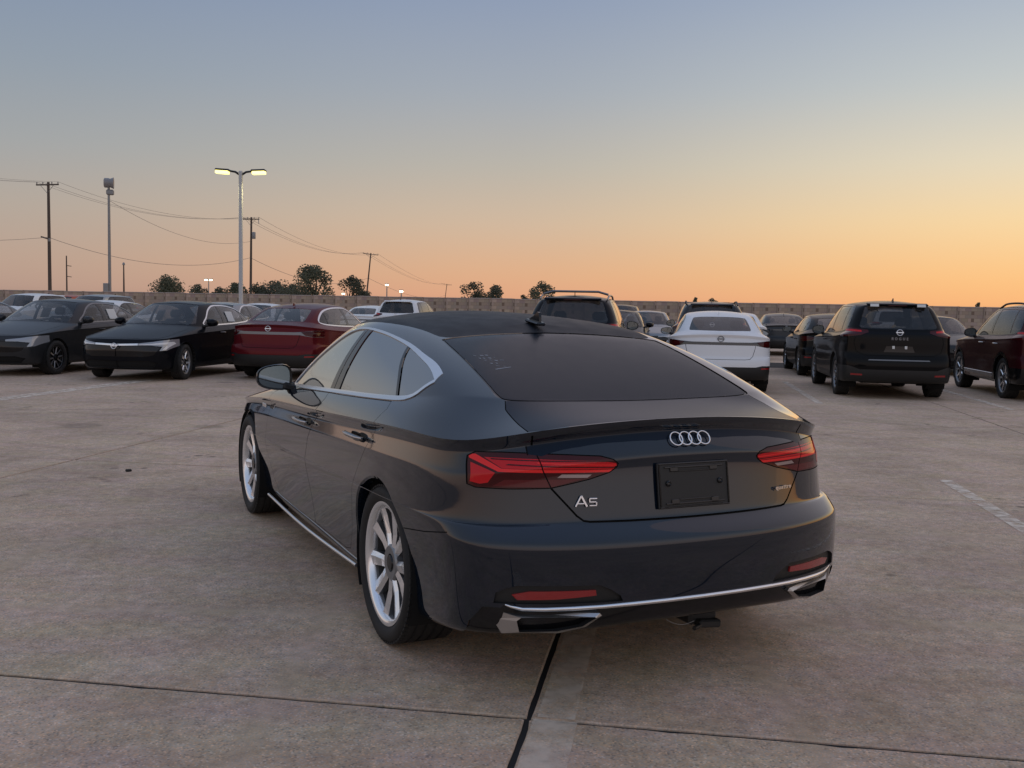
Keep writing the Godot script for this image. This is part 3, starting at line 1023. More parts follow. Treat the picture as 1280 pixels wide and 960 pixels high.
	tree("tiny bush top over the wall left of the white sedan", 867, 118, 3.53, 1.34, 12, 1)
	tree("small bush top over the wall behind the white sedan", 888, 118, 3.31, 2.20, 13, 1)
	tree("single tiny bush top over the wall at right above the black SUV", 1219, 120, 3.65, 1.10, 14, 1)

# ------------------------------------------------------------------ the parked cars
func build_parked_cars() -> void:
	M.alloy_mid = mat("alloy_mid", Color(0.22, 0.22, 0.23), 0.3, 0.7)
	M.satin_dark = mat("satin_dark", Color(0.20, 0.20, 0.21), 0.3, 0.8)
	M.bar = mat("dark_bar", Color(0.015, 0.012, 0.013), 0.1, 0.0, 1.0)
	var black := paint("black_paint", Color(0.006, 0.006, 0.0065), 0.2)
	var blackblue := paint("black_blue_paint", Color(0.007, 0.008, 0.011), 0.25)
	var grey := paint("dark_grey_paint", Color(0.045, 0.047, 0.05), 0.5)
	var silver := paint("silver_paint", Color(0.32, 0.33, 0.34), 0.6)
	var white := paint("white_paint", Color(0.82, 0.82, 0.82), 0.0)
	var red := paint("deep_red_paint", Color(0.115, 0.010, 0.014), 0.35)
	var maroon := paint("maroon_paint", Color(0.045, 0.008, 0.011), 0.35)
	var orange := paint("orange_red_paint", Color(0.42, 0.09, 0.04), 0.2)
	var away := deg_to_rad(-9)
	var facing := deg_to_rad(171)
	var chrome := {"frame": M.satin, "handle": M.satin_dark}
	var base := {"frame": M.gloss_black, "bar_front": M.gloss_black, "tail": M.lens_dark, "handle": M.black_plastic}
	var opt := func(p: Material, extra := {}) -> Dictionary:
		var d := base.duplicate()
		d.paint = p
		for k in extra: d[k] = extra[k]
		return d
	make_car("sedan", "white sedan seen from behind with a dark light bar across its tail, right of centre", Vector3(3.74, 0, -18.22), away, opt.call(white, {"emblem": M.satin_dark, "handle": white}))
	make_car("sedan", "deep red sedan seen from behind, partly hidden by the near car's front", Vector3(-4.30, 0, -19.35), deg_to_rad(-13), opt.call(red, {"frame": M.satin, "bar": M.satin_dark, "handle": red}))
	var bk := make_car("sedan", "black sedan facing the camera with a bright bar across its grille", Vector3(-6.40, 0, -21.05), facing, opt.call(blackblue, {"frame": M.satin, "bar_front": M.chrome, "handle": M.satin_dark, "steer": .12}))
	var gy := make_car("sedan", "dark grey sedan facing the camera left of the black sedan", Vector3(-9.05, 0, -21.70), facing, opt.call(grey, {"skip": ["lamp_strip"], "frame": M.satin_dark, "handle": grey, "wheels": {"key": "sedan_dark", "r": .325, "rim": .225, "w": .215, "seg": 30, "spokes": 5, "twin": true, "off": .02, "spread": .05, "sw0": .03, "sw1": .03, "rim_mat": M.gloss_black, "face_mat": M.alloy_mid, "flank_mat": M.gloss_black, "spin": .2}}))
	for c in [bk, gy]:
		# price sheet in the side window and a tag behind the windscreen
		put("window_sticker", Soup.new().box(Vector3(.755, 1.14, -.62), Vector3(.004, .22, .30), Basis(Vector3.BACK, .42), .001).mesh(), M.white_paper, c)
		put("window_sticker", Soup.new().box(Vector3(-.755, 1.14, -.62), Vector3(.004, .22, .30), Basis(Vector3.BACK, -.42), .001).mesh(), M.white_paper, c)
		put("windscreen_tag", Soup.new().box(Vector3(-.50, 1.035, -2.10), Vector3(.13, .06, .004), Basis(Vector3.RIGHT, -1.0), .001).mesh(), M.white_paper, c)
	var rg := make_car("suv", "black SUV seen from behind with red reflectors, largest on the right", Vector3(6.62, 0, -17.65), away, opt.call(black, {}))
	letters("model_badge", "R O G U E", .045, .004, M.satin_dark, rg, Transform3D(Basis(Vector3.RIGHT, -.05), Vector3(0, 1.025, .908)))
	for x in [-.2, .2]:
		put("paper_tag", Soup.new().box(Vector3(x * 1.9, 1.585, .640), Vector3(.14, .05, .004), Basis(Vector3.RIGHT, -.4), .001).mesh(), M.white_paper, rg)
		put("plate_lamp", Soup.new().box(Vector3(x * .5, .88, .922), Vector3(.04, .05, .01), Basis.IDENTITY, .003).mesh(), M.white_paper, rg)
	var ms := make_car("suv", "dark red SUV with roof rails cut off by the right edge", Vector3(9.50, 0, -17.45), away, opt.call(maroon, {"rails": true, "handle": M.satin, "black_plastic": M.gloss_black, "frame": M.gloss_black, "wheels": {"key": "suv_big", "r": .36, "rim": .268, "w": .235, "seg": 30, "spokes": 5, "twin": true, "off": .03, "spread": .05, "sw0": .035, "sw1": .04, "rim_mat": M.alloy_dark, "face_mat": M.alloy, "flank_mat": M.alloy_dark, "spin": .9}}))
	for sd in [-1.0, 1.0]:
		put("sill_trim", Soup.new().box(Vector3(sd * .905, .39, -1.35), Vector3(.02, .06, 1.75), Basis.IDENTITY, .006).mesh(), M.satin, ms)
	make_car("sedan", "black sedan seen from behind just ahead of the large black SUV", Vector3(7.50, 0, -23.1), away, opt.call(black, {"handle": black}))
	make_car("suv", "dark SUV with a pale roof and roof rails directly beyond the white sedan", Vector3(4.75, 0, -24.1), away, opt.call(grey, {"rails": true}))
	make_car("suv", "dark SUV with roof rails seen from behind, above the near car's rear window", Vector3(1.12, 0, -18.0), away, opt.call(blackblue, {"rails": true, "crossbar": true, "rail_mat": M.satin_dark}))
	make_car("sedan", "dark grey sedan far back, seen from behind between white sedan and black SUV", Vector3(9.45, 0, -35.0), away, opt.call(grey, {"handle": grey}))
	make_car("sedan", "white sedan far back, only its corner showing right of the nearer white sedan", Vector3(7.05, 0, -31.5), away, opt.call(white, {"handle": white}))
	make_car("sedan", "dark sedan facing the camera right behind the roof rail SUV", Vector3(3.2, 0, -30.2), facing, opt.call(blackblue, {"handle": black}))
	make_car("sedan", "light silver sedan facing the camera, left of the gap to the wall", Vector3(4.6, 0, -34.2), facing, opt.call(silver, {"handle": silver}))
	make_car("suv", "dark SUV facing the camera, farthest back beside the light silver sedan", Vector3(4.5, 0, -41.5), facing, opt.call(black, {}))
	make_car("sedan", "grey sedan facing the camera between the black SUV and the dark red SUV", Vector3(11.15, 0, -27.4), facing, opt.call(grey, {"handle": grey}))
	make_car("suv", "white SUV with roof rails far back behind the black SUV's right shoulder", Vector3(14.9, 0, -39.5), away, opt.call(white, {"rails": true}))
	make_car("sedan", "grey sedan cut off by the left edge of the view", Vector3(-11.75, 0, -22.2), facing, opt.call(silver, {"handle": grey}))
	make_car("suv", "white SUV at far left, only its roof showing over the front row", Vector3(-19.6, 0, -42.0), facing, opt.call(white, {}))
	make_car("suv", "orange-red SUV at far left, only its roof showing beside the white one", Vector3(-20.3, 0, -47.0), facing, opt.call(orange, {}))
	make_car("sedan", "white sedan behind the gap between the two dark front sedans", Vector3(-12.2, 0, -31.5), facing, opt.call(white, {"handle": white}))
	make_car("suv", "grey SUV roof showing above the dark grey sedan", Vector3(-16.2, 0, -40.5), facing, opt.call(silver, {}))
	make_car("sedan", "silver sedan right behind the black sedan's tail", Vector3(-7.55, 0, -27.6), facing, opt.call(silver, {"frame": M.satin, "handle": silver}))
	make_car("sedan", "white sedan farther back between the silver sedan and the red one", Vector3(-8.0, 0, -33.5), facing, opt.call(white, {"handle": white}))
	make_car("sedan", "white hatch seen from behind past the red sedan's roof", Vector3(-5.9, 0, -40.0), away, opt.call(white, {"handle": white}))
	make_car("suv", "white SUV seen from behind past the red sedan, below two lit lamps", Vector3(-4.0, 0, -36.0), away, opt.call(white, {}))

# ------------------------------------------------------------------ wheels: outer face towards +x
func tyre_soup(r: float, rim_r: float, w: float, seg: int) -> Soup:
	var h := w * 0.5
	var s := r - rim_r
	var prof := [[rim_r - 0.005, -h * 0.8], [rim_r + s * 0.15, -h * 0.93], [rim_r + s * 0.45, -h], [rim_r + s * 0.75, -h * 0.96], [r - 0.010, -h * 0.86], [r - 0.002, -h * 0.74]]
	for g in [-0.5, -0.17, 0.17, 0.5]:
		prof += [[r, h * g - 0.007], [r - 0.006, h * g - 0.004], [r - 0.006, h * g + 0.004], [r, h * g + 0.007]]
	prof += [[r - 0.002, h * 0.74], [r - 0.010, h * 0.86], [rim_r + s * 0.75, h * 0.96], [rim_r + s * 0.45, h], [rim_r + s * 0.15, h * 0.93], [rim_r - 0.005, h * 0.8]]
	var t := Soup.new().lathe(prof, seg)
	# shoulder blocks
	for k in seg:
		var a := TAU * (k + 0.5) / seg
		var b := Basis(Vector3.RIGHT, a)
		for sd in [-1.0, 1.0]:
			t.box(b * Vector3(sd * h * 0.80, r - 0.006, 0), Vector3(h * 0.2, 0.008, TAU * r / seg * 0.72), b)
	return t

func wheel(parent: Node, at: Vector3, right: bool, o: Dictionary) -> void:
	var wnode := empty("wheel", parent)
	wnode.position = at
	wnode.rotation = Vector3(o.get("spin", 0.0) * (1.0 if right else -1.0), (0.0 if right else PI) + o.get("steer", 0.0), 0)
	var key := "wheel_%s" % o.key
	if not M.has(key):
		var r: float = o.r
		var rr: float = o.rim
		var w: float = o.w
		var h := w * 0.5
		var seg: int = o.get("seg", 40)
		var d := {}
		d.tyre = tyre_soup(r, rr, w, seg).mesh()
		# barrel and lip
		d.rim = Soup.new().lathe([[rr * 0.86, -h * 0.8], [rr * 0.88, h * 0.35], [rr * 0.90, h * 0.50]], seg).mesh()
		d.lip = Soup.new().lathe([[rr * 0.89, h * 0.50], [rr * 0.89, h * 0.76], [rr * 0.925, h * 0.84], [rr * 0.97, h * 0.88], [rr, h * 0.88], [rr * 1.005, h * 0.72]], seg).mesh()
		# a disc behind the spokes with its bell
		d.disc = Soup.new().lathe([[rr * 0.66, -h * 0.15], [rr * 0.66, h * 0.02], [rr * 0.36, h * 0.02], [rr * 0.34, h * 0.22], [0.0, h * 0.22]], 28).mesh()
		d.back = Soup.new().lathe([[rr * 0.9, -h * 0.35], [0.0, -h * 0.35]], 24).mesh()
		# hub with a cap
		d.hub = Soup.new().lathe([[rr * 0.30, h * 0.30], [rr * 0.30, h * 0.62], [rr * 0.27, h * 0.68], [rr * 0.15, h * 0.66], [rr * 0.145, h * 0.58], [0.0, h * 0.58]], 24).mesh()
		d.cap = Soup.new().lathe([[rr * 0.13, h * 0.56], [rr * 0.13, h * 0.66], [rr * 0.115, h * 0.70], [0.0, h * 0.71]], 20).mesh()
		var spokes := []
		var n: int = o.spokes
		var face := Soup.new()
		var flank := Soup.new()
		# one spoke along +y: a bright slanted face and darker flanks; widths and twist from the wheel's design
		for sd in ([-1.0, 1.0] if o.twin else [1.0]):
			var off: float = o.get("off", 0.0) * sd
			var sp: float = o.get("spread", 0.0) * sd
			var w0: float = o.sw0; var w1: float = o.sw1
			var y0 := rr * 0.20; var y1 := rr * 0.95
			var xf0 := h * 0.66; var xf1 := h * 0.80
			var sections := []
			for t in [0.0, 0.35, 0.75, 1.0]:
				var y := lerpf(y0, y1, t)
				var c: float = off + sp * t
				var ww := lerpf(w0, w1, t)
				var xx := lerpf(xf0, xf1, t) - 0.010 * sin(PI * t)
				sections.append([Vector3(xx - 0.012, y, c - ww * 0.5 * sd), Vector3(xx, y, c - ww * 0.18 * sd), Vector3(xx - 0.006, y, c + ww * 0.5 * sd), Vector3(xx - 0.045, y, c + ww * 0.42 * sd), Vector3(xx - 0.045, y, c - ww * 0.42 * sd)])
			for i in sections.size() - 1:
				for k in 5:
					var a: Vector3 = sections[i][k]; var b: Vector3 = sections[i][(k + 1) % 5]; var c2: Vector3 = sections[i + 1][(k + 1) % 5]; var d2: Vector3 = sections[i + 1][k]
					var mid: Vector3 = (sections[i][0] + sections[i][3]) * 0.5
					var outw := ((a + b) * 0.5 - mid)
					(face if k <= 1 else flank).quad(a, b, c2, d2, outw)
		d.spoke = face.mesh()
		d.spoke_side = flank.mesh()
		M[key] = d
	var md: Dictionary = M[key]
	put("tyre", md.tyre, M.rubber, wnode)
	put("rim_barrel", md.rim, M.barrel, wnode)
	put("rim", md.lip, o.rim_mat, wnode)
	put("brake_disc", md.disc, M.steel, wnode)
	put("wheel_back", md.back, M.gap, wnode)
	put("hub", md.hub, o.flank_mat, wnode)
	put("hub_cap", md.cap, o.get("cap_mat", M.gloss_black), wnode)
	for i in o.spokes:
		var a: float = TAU * (i + 0.25) / o.spokes
		for pr in [["spoke", md.spoke, o.face_mat], ["spoke_side", md.spoke_side, o.flank_mat]]:
			var sp := put(pr[0], pr[1], pr[2], wnode)
			sp.rotation.x = a

# ------------------------------------------------------------------ cutting helpers shared by all cars
func inset(s: Soup, depth: float) -> Soup:
	var w := Soup.new()
	for e in s.rim():
		w.quad(e[0], e[1], e[1] - e[3] * depth, e[0] - e[2] * depth)
	var o := s.pushed(-depth)
	o.v.append_array(w.v); o.n.append_array(w.n)
	return o

func raised(s: Soup, by: float) -> Soup:
	return s.pushed(by).skirt(by + 0.002)

func poly(a: Array) -> PackedVector2Array:
	var o := PackedVector2Array()
	for q in a: o.append(Vector2(q[0], q[1]))
	return o

func on_side(c: Vector3, n: Vector3) -> bool: return n.x > 0.45
func on_tail(c: Vector3, n: Vector3) -> bool: return c.z > 0.25 and (n.z > 0.6 or c.z > 0.6)
func on_nose(c: Vector3, n: Vector3) -> bool: return c.z < -2.9 and n.z < 0.5
func on_top(c: Vector3, n: Vector3) -> bool: return n.y > 0.6
func any_way(c: Vector3, n: Vector3) -> bool: return true

func sides(called: String, s: Soup, m: Material, car: Node) -> Array:
	var a := piece(called, s, m, car)
	var b := piece(called, s.mirrored(), m, car)
	return [a, b]

func wheelhouse(car: Node, z: float, r: float, y: float, x_in: float, x_out: float) -> void:
	var s := Soup.new().lathe([[r, x_in], [r, x_out]], 30, -PI * 0.66, PI * 0.66)
	s.add(Soup.new().lathe([[r, x_in], [0.0, x_in]], 30, -PI * 0.66, PI * 0.66))
	var moved := Soup.new().add(s, Transform3D(Basis.IDENTITY, Vector3(0, y, z)))
	sides("wheel_well", moved, M.gap, car)

func seat_at(car: Node, at: Vector3, w: float, head := true) -> void:
	var s := Soup.new()
	s.box(at + Vector3(0, 0.09, 0), Vector3(w, 0.18, 0.5), Basis(Vector3.RIGHT, -0.1), 0.05)
	s.box(at + Vector3(0, 0.45, 0.32), Vector3(w * 0.95, 0.62, 0.16), Basis(Vector3.RIGHT, 0.28), 0.06)
	var seat := piece("seat", s, M.seat, car)
	if head:
		piece("headrest", Soup.new().box(at + Vector3(0, 0.85, 0.42), Vector3(0.25, 0.17, 0.10), Basis(Vector3.RIGHT, 0.2), 0.045), M.seat, seat)

func mirror_house(car: Node, at: Vector3, size: Vector3, paint: Material, faces_back := true) -> void:
	# a rounded shell with the glass facing the tail; on both sides
	for sd in [1.0, -1.0]:
		var shell := Soup.new()
		var seg := 20
		var rows := [[0.0, 1.0], [0.15, 1.03], [0.45, 0.94], [0.75, 0.66], [0.93, 0.32], [1.0, 0.02]]
		var ring := func(t, f):
			var o := []
			for k in seg:
				var a := TAU * k / seg
				var ex := signf(cos(a)) * pow(absf(cos(a)), 0.7); var ey := signf(sin(a)) * pow(absf(sin(a)), 0.7)
				var lean := 0.12 * ex
				o.append(at + Vector3(ex * size.x * 0.5 * f, ey * size.y * 0.5 * f * (1.0 - 0.18 * ex) + (1.0 - f) * 0.01, -t * size.z + lean * size.z * 0.6))
			return o
		for i in rows.size() - 1:
			var a: Array = ring.call(rows[i][0], rows[i][1]); var b: Array = ring.call(rows[i + 1][0], rows[i + 1][1])
			for k in seg:
				var k2 := (k + 1) % seg
				var c := at + Vector3(0, 0, -size.z * 0.3)
				shell.tri(a[k], a[k2], b[k2], (a[k] - c).normalized(), (a[k2] - c).normalized(), (b[k2] - c).normalized())
				shell.tri(a[k], b[k2], b[k], (a[k] - c).normalized(), (b[k2] - c).normalized(), (b[k] - c).normalized())
		var gl := Soup.new()
		var rg: Array = ring.call(-0.0, 0.88)
		var lip := Soup.new()
		var r0: Array = ring.call(0.0, 1.0)
		for k in seg:
			var k2 := (k + 1) % seg
			lip.quad(r0[k], r0[k2], rg[k2] - Vector3(0, 0, 0.012), rg[k] - Vector3(0, 0, 0.012), Vector3.BACK)
		for k in range(1, seg - 1):
			gl.flat(rg[0] - Vector3(0, 0, 0.012), rg[k] - Vector3(0, 0, 0.012), rg[k + 1] - Vector3(0, 0, 0.012), Vector3.BACK)
		var arm := Soup.new()
		arm.box(at + Vector3(-size.x * 0.55, -size.y * 0.45, -size.z * 0.4), Vector3(0.13, 0.045, 0.09), Basis(Vector3.BACK, 0.25), 0.012)
		if sd < 0.0:
			shell = shell.mirrored(); gl = gl.mirrored(); lip = lip.mirrored(); arm = arm.mirrored()
		var h := piece("wing_mirror", shell, paint, car)
		piece("mirror_rim", lip, M.black_plastic, h)
		piece("mirror_glass", gl, M.mirror, h)
		piece("mirror_arm", arm, M.black_plastic, h)

func ring_soup(r: float, t: float, seg := 28, sides_n := 8) -> Soup:
	# a torus in the xy plane
	var s := Soup.new()
	for i in seg:
		for k in sides_n:
			var p := []
			var m := []
			for e in [[i, k], [i + 1, k], [i + 1, k + 1], [i, k + 1]]:
				var a: float = TAU * e[0] / seg; var b: float = TAU * e[1] / sides_n
				var n := Vector3(cos(a) * cos(b), sin(a) * cos(b), sin(b))
				p.append(Vector3(cos(a), sin(a), 0) * r + n * t); m.append(n)
			s.tri(p[0], p[1], p[2], m[0], m[1], m[2])
			s.tri(p[0], p[2], p[3], m[0], m[2], m[3])
	return s

func letters(called: String, what: String, height: float, depth: float, m: Material, parent: Node, xf: Transform3D, bold := true) -> void:
	var t := TextMesh.new()
	t.text = what
	var f := SystemFont.new()
	f.font_names = PackedStringArray(["Droid Sans"])
	f.font_weight = 700 if bold else 400
	t.font = f
	t.font_size = 32
	t.pixel_size = height / 23.0
	t.depth = depth
	var o := put(called, t, m, parent)
	o.transform = xf

# ------------------------------------------------------------------ the cars parked in rows: two kinds of bodies, cut once and shared
func sedan_net() -> Array:
	return car_net({
		"S": v3([[0, .745, -3.56], [.42, .742, -3.51], [.73, .745, -3.36], [.835, .775, -3.12], [.868, .81, -2.71], [.885, .84, -2.2], [.893, .862, -1.55], [.898, .885, -.95], [.903, .91, -.35], [.90, .93, .05], [.888, .955, .38], [.845, .975, .63], [.76, .992, .80], [.52, 1.02, .90], [.25, 1.03, .94], [0, 1.033, .95]]),
		"D": v3([[0, .99, -2.42], [.40, .985, -2.36], [.68, .968, -2.2], [.775, .95, -2.02], [.80, .957, -1.75], [.81, .967, -1.4], [.81, .977, -1.0], [.81, .988, -.6], [.80, 1.002, -.2], [.785, 1.02, .1], [.75, 1.045, .32], [.66, 1.075, .50], [.55, 1.085, .575], [.38, 1.082, .61], [.19, 1.079, .625], [0, 1.078, .63]]),
		"R": v3([[0, 1.40, -1.62], [.27, 1.395, -1.6], [.45, 1.38, -1.53], [.54, 1.36, -1.42], [.57, 1.375, -1.25], [.585, 1.385, -1.05], [.59, 1.387, -.85], [.59, 1.383, -.65], [.585, 1.372, -.45], [.57, 1.357, -.27], [.55, 1.342, -.12], [.51, 1.328, -.02], [.43, 1.33, .01], [.30, 1.337, 0], [.15, 1.342, -.01], [0, 1.343, -.015]]),
		"rows": [[1.012, .948, .73, -3.57], [.985, .935, .72, -3.575], [.97, .935, .71, -3.58], [.92, .955, .67, -3.60], [.90, .957, .65, -3.605, .80], [.70, .978, .56, -3.615, .80], [.66, .985, .54, -3.615, .81], [.64, .99, .52, -3.615, .82], [.60, 1.015, .49, -3.61, .84], [.52, 1.03, .42, -3.60, .85], [.42, 1.03, .34, -3.59, .85], [.34, 1.015, .30, -3.58, .84], [.27, .97, .24, -3.55, .82], [.24, .92, .20, -3.50, .80], [.24, .80, .20, -3.3, .70]],
		"sill": .21, "wheelbase": 2.71, "flare": .014, "crease": 2,
		"flank": [[0, 0], [.03, -.003], [.10, -.004], [.30, -.006], [.5, .003], [.7, -.004], [.86, -.016], [.93, -.02], [1.0, -.04], [1.03, -.16]],
		"tail_plan": [[.79, .17], [.52, .05], [.26, .012]], "tail_x11": .875, "tail_z11": .62,
		"shelf": [[.15, .003, .001, .01], [.55, .008, -.004, .025]], "bow_side": .024, "bow_end": .012, "spine": -.9,
		"crown": [[-1.65, 1.395], [-1.4, 1.432], [-1.1, 1.448], [-.8, 1.446], [-.4, 1.418], [-.1, 1.37], [.05, 1.335]],
	})

func suv_net() -> Array:
	return car_net({
		"S": v3([[0, .94, -3.56], [.45, .935, -3.50], [.76, .93, -3.36], [.86, .94, -3.12], [.888, .96, -2.71], [.897, .985, -2.2], [.902, 1.0, -1.55], [.907, 1.012, -.95], [.912, 1.027, -.35], [.912, 1.042, .05], [.905, 1.06, .38], [.878, 1.075, .62], [.82, 1.085, .77], [.55, 1.09, .86], [.28, 1.092, .89], [0, 1.093, .90]]),
		"D": v3([[0, 1.13, -2.45], [.42, 1.12, -2.39], [.70, 1.10, -2.24], [.795, 1.075, -2.06], [.82, 1.075, -1.8], [.83, 1.08, -1.4], [.832, 1.085, -1.0], [.832, 1.09, -.6], [.83, 1.10, -.2], [.822, 1.112, .12], [.81, 1.125, .40], [.785, 1.135, .60], [.71, 1.14, .755], [.48, 1.14, .825], [.24, 1.14, .85], [0, 1.14, .858]]),
		"R": v3([[0, 1.605, -1.70], [.30, 1.60, -1.67], [.50, 1.585, -1.59], [.585, 1.565, -1.45], [.62, 1.585, -1.22], [.635, 1.60, -.95], [.64, 1.606, -.65], [.64, 1.606, -.35], [.635, 1.60, -.1], [.628, 1.595, .15], [.612, 1.583, .30], [.59, 1.572, .43], [.53, 1.585, .51], [.36, 1.605, .545], [.18, 1.615, .555], [0, 1.617, .56]]),
		"rows": [[1.08, .902, .925, -3.575], [1.06, .905, .91, -3.585], [1.04, .908, .89, -3.59], [.98, .91, .82, -3.61], [.95, .912, .78, -3.62, .83], [.80, .915, .68, -3.635, .83], [.76, .92, .64, -3.64, .84], [.73, .925, .60, -3.64, .85], [.68, .955, .56, -3.64, .86], [.58, .97, .48, -3.63, .865], [.46, .965, .40, -3.61, .865], [.38, .95, .34, -3.59, .86], [.31, .91, .29, -3.54, .84], [.28, .87, .26, -3.48, .82], [.28, .76, .26, -3.3, .70]],
		"sill": .27, "wheelbase": 2.705, "flare": .018, "crease": 2,
		"flank": [[0, 0], [.03, -.003], [.10, -.003], [.30, -.008], [.5, .002], [.7, -.004], [.86, -.012], [.93, -.014], [1.0, -.035], [1.03, -.16]],
		"tail_plan": [[.80, .13], [.55, .04], [.28, .01]], "tail_x11": .892, "tail_z11": .64,
		"shelf": [[.15, .003, .0, .01], [.55, .008, .0, .025]], "bow_side": .022, "bow_end": .006, "spine": -.6,
		"crown": [[-1.75, 1.60], [-1.5, 1.645], [-1.1, 1.675], [-.7, 1.685], [-.2, 1.682], [.2, 1.664], [.5, 1.63], [.7, 1.60]],
	})

# returns [name, mesh, material key, parent name] for every part of a kind
func kind_parts(kind: String) -> Array:
	if M.has("parts_" + kind): return M["parts_" + kind]
	var suv := kind == "suv"
	var out := []
	var body := skin(suv_net() if suv else sedan_net(), 4, 3)
	var r: Array
	var pair := func(nm: String, s: Soup, key: String, parent := ""):
		if s.v.is_empty(): return
		out.append([nm, s.mesh(), key, parent])
		out.append([nm, s.mirrored().mesh(), key, parent])
	var one := func(nm: String, s: Soup, key: String, parent := ""):
		if s.v.is_empty(): return
		out.append([nm, s.both().mesh(), key, parent])
	var wb := 2.705 if suv else 2.71
	var wr := .36 if suv else .325
	var arch := wr + .042
	for z in [0.0, -wb]:
		r = split(body, circle2(Vector2(z, wr), arch, 36), 0, on_side)
		body = r[1]
		var lip := Soup.new()
		for e in body.rim():
			var m: Vector3 = (e[0] + e[1]) * .5
			if absf(Vector2(m.z - z, m.y - wr).length() - arch) < .006 and m.x > .5:
				lip.quad(e[0], e[1], e[1] - Vector3(.04, 0, 0), e[0] - Vector3(.04, 0, 0), Vector3(0, wr - m.y, z - m.z))
		pair.call("wheel_arch", lip, "black_plastic")
		var s := Soup.new().lathe([[arch, .58], [arch, .88]], 22, -PI * 0.66, PI * 0.66)
		s.add(Soup.new().lathe([[arch, .58], [0.0, .58]], 22, -PI * 0.66, PI * 0.66))
		pair.call("wheel_well", Soup.new().add(s, Transform3D(Basis.IDENTITY, Vector3(0, wr, z))), "gap")
		if suv:
			r = split(body, circle2(Vector2(z, wr), arch + .055, 36), 0, func(c, n): return n.x > .45 and c.y < 1.0)
			body = r[1]
			pair.call("arch_cladding", r[0].pushed(.004), "black_plastic")
	# side windows
	var dlo: PackedVector2Array
	if suv: dlo = curve([Vector2(-1.84, 1.105), Vector2(-1.2, 1.112), Vector2(-.5, 1.125), Vector2(.1, 1.15), Vector2(.40, 1.18), Vector2(.47, 1.25), Vector2(.40, 1.40), Vector2(.30, 1.52), Vector2(.1, 1.555), Vector2(-.4, 1.568), Vector2(-.95, 1.563), Vector2(-1.25, 1.535), Vector2(-1.52, 1.36)], true, 4)
	else: dlo = curve([Vector2(-1.78, .985), Vector2(-1.2, .998), Vector2(-.6, 1.012), Vector2(0, 1.04), Vector2(.22, 1.065), Vector2(.27, 1.10), Vector2(.10, 1.20), Vector2(-.14, 1.283), Vector2(-.5, 1.332), Vector2(-.9, 1.343), Vector2(-1.15, 1.328), Vector2(-1.38, 1.25), Vector2(-1.60, 1.11)], true, 4)
	r = split(body, grown(dlo, .024), 0, on_side)
	body = r[1]
	r = split(r[0], dlo, 0, any_way)
	pair.call("window_frame", r[1].pushed(.003), "frame")
	var rest: Soup = r[0]
	var top := 1.7
	r = split(rest, poly([[-1.02, top], [-.99, .8], [-.87, .8], [-.92, top]]), 0, any_way)
	pair.call("door_pillar", r[0], "gloss_black")
	rest = r[1]
	var dz := .02 if suv else -.08
	r = split(rest, poly([[dz - .09, top], [dz + .10, .8], [dz + .13, .8], [dz - .05, top]]), 0, any_way)
	pair.call("window_divider", r[0], "gloss_black")
	rest = r[1]
	r = split(rest, poly([[-3, .8], [-.95, .8], [-.95, top], [-3, top]]), 0, any_way)
	pair.call("front_side_window", r[0].pushed(-.004), "clear_glass")
	r = split(r[1], poly([[-.95, .8], [dz + .115, .8], [dz - .07, top], [-.95, top]]), 0, any_way)
	pair.call("rear_side_window", r[0].pushed(-.004), "tint" if suv else "clear_glass")
	pair.call("quarter_window", r[1].pushed(-.004), "tint")
	# windscreen and rear glass
	if suv: r = split(body, poly([[0, -2.40], [.38, -2.35], [.66, -2.2], [.735, -2.04], [.53, -1.5], [.46, -1.60], [.28, -1.675], [0, -1.70], [-.1, -1.70], [-.1, -2.40]]), 2, on_top)
	else: r = split(body, poly([[0, -2.38], [.36, -2.32], [.64, -2.17], [.715, -2.0], [.50, -1.46], [.42, -1.55], [.25, -1.615], [0, -1.635], [-.1, -1.635], [-.1, -2.38]]), 2, on_top)
	body = r[1]
	one.call("windscreen", r[0].pushed(-.003), "clear_glass")
	if suv: r = split(body, poly([[-.1, 1.585], [.42, 1.575], [.52, 1.545], [.625, 1.24], [.60, 1.195], [.3, 1.185], [-.1, 1.183]]), 1, func(c, n): return c.z > .3 and n.z > .4)
	else: r = split(body, curve([Vector2(0, .015), Vector2(.26, .022), Vector2(.40, .04), Vector2(.465, .085), Vector2(.52, .40), Vector2(.53, .52), Vector2(.50, .565), Vector2(.28, .60), Vector2(0, .612), Vector2(-.1, .612), Vector2(-.1, .015)], true, 3), 2, on_top)
	body = r[1]
	one.call("rear_window", r[0].pushed(-.003), "tint" if suv else "clear_glass")
	# tail
	if suv:
		r = split(body, poly([[.50, 1.165], [.60, 1.175], [.80, 1.20], [1.0, 1.22], [1.0, 1.045], [.80, 1.05], [.62, 1.075], [.49, 1.125]]), 1, func(c, n): return c.z > .42)
		body = r[1]
		pair.call("tail_lamp", r[0].pushed(.004), "lens_dark")
		pair.call("lamp_bar", split(r[0], poly([[.60, 1.155], [.80, 1.175], [1.0, 1.19], [1.0, 1.15], [.78, 1.135], [.60, 1.125]]), 1, any_way)[0].pushed(.006), "lens_red", "tail_lamp")
		r = split(body, poly([[-.1, .50], [.62, .50], [.80, .56], [1.0, .56], [1.0, .2], [-.1, .2]]), 1, func(c, n): return c.z > .42)
		body = r[1]
		one.call("lower_bumper", r[0], "black_plastic")
		pair.call("reflector", split(r[0], poly([[.58, .425], [.76, .43], [.76, .40], [.58, .397]]), 1, any_way)[0].pushed(.004), "reflector")
		r = split(body, poly([[-.1, .675], [.48, .672], [.50, .655], [-.1, .655]]), 1, on_tail)
		body = r[1]
		one.call("bumper_strip", r[0].pushed(.004), "satin_dark")
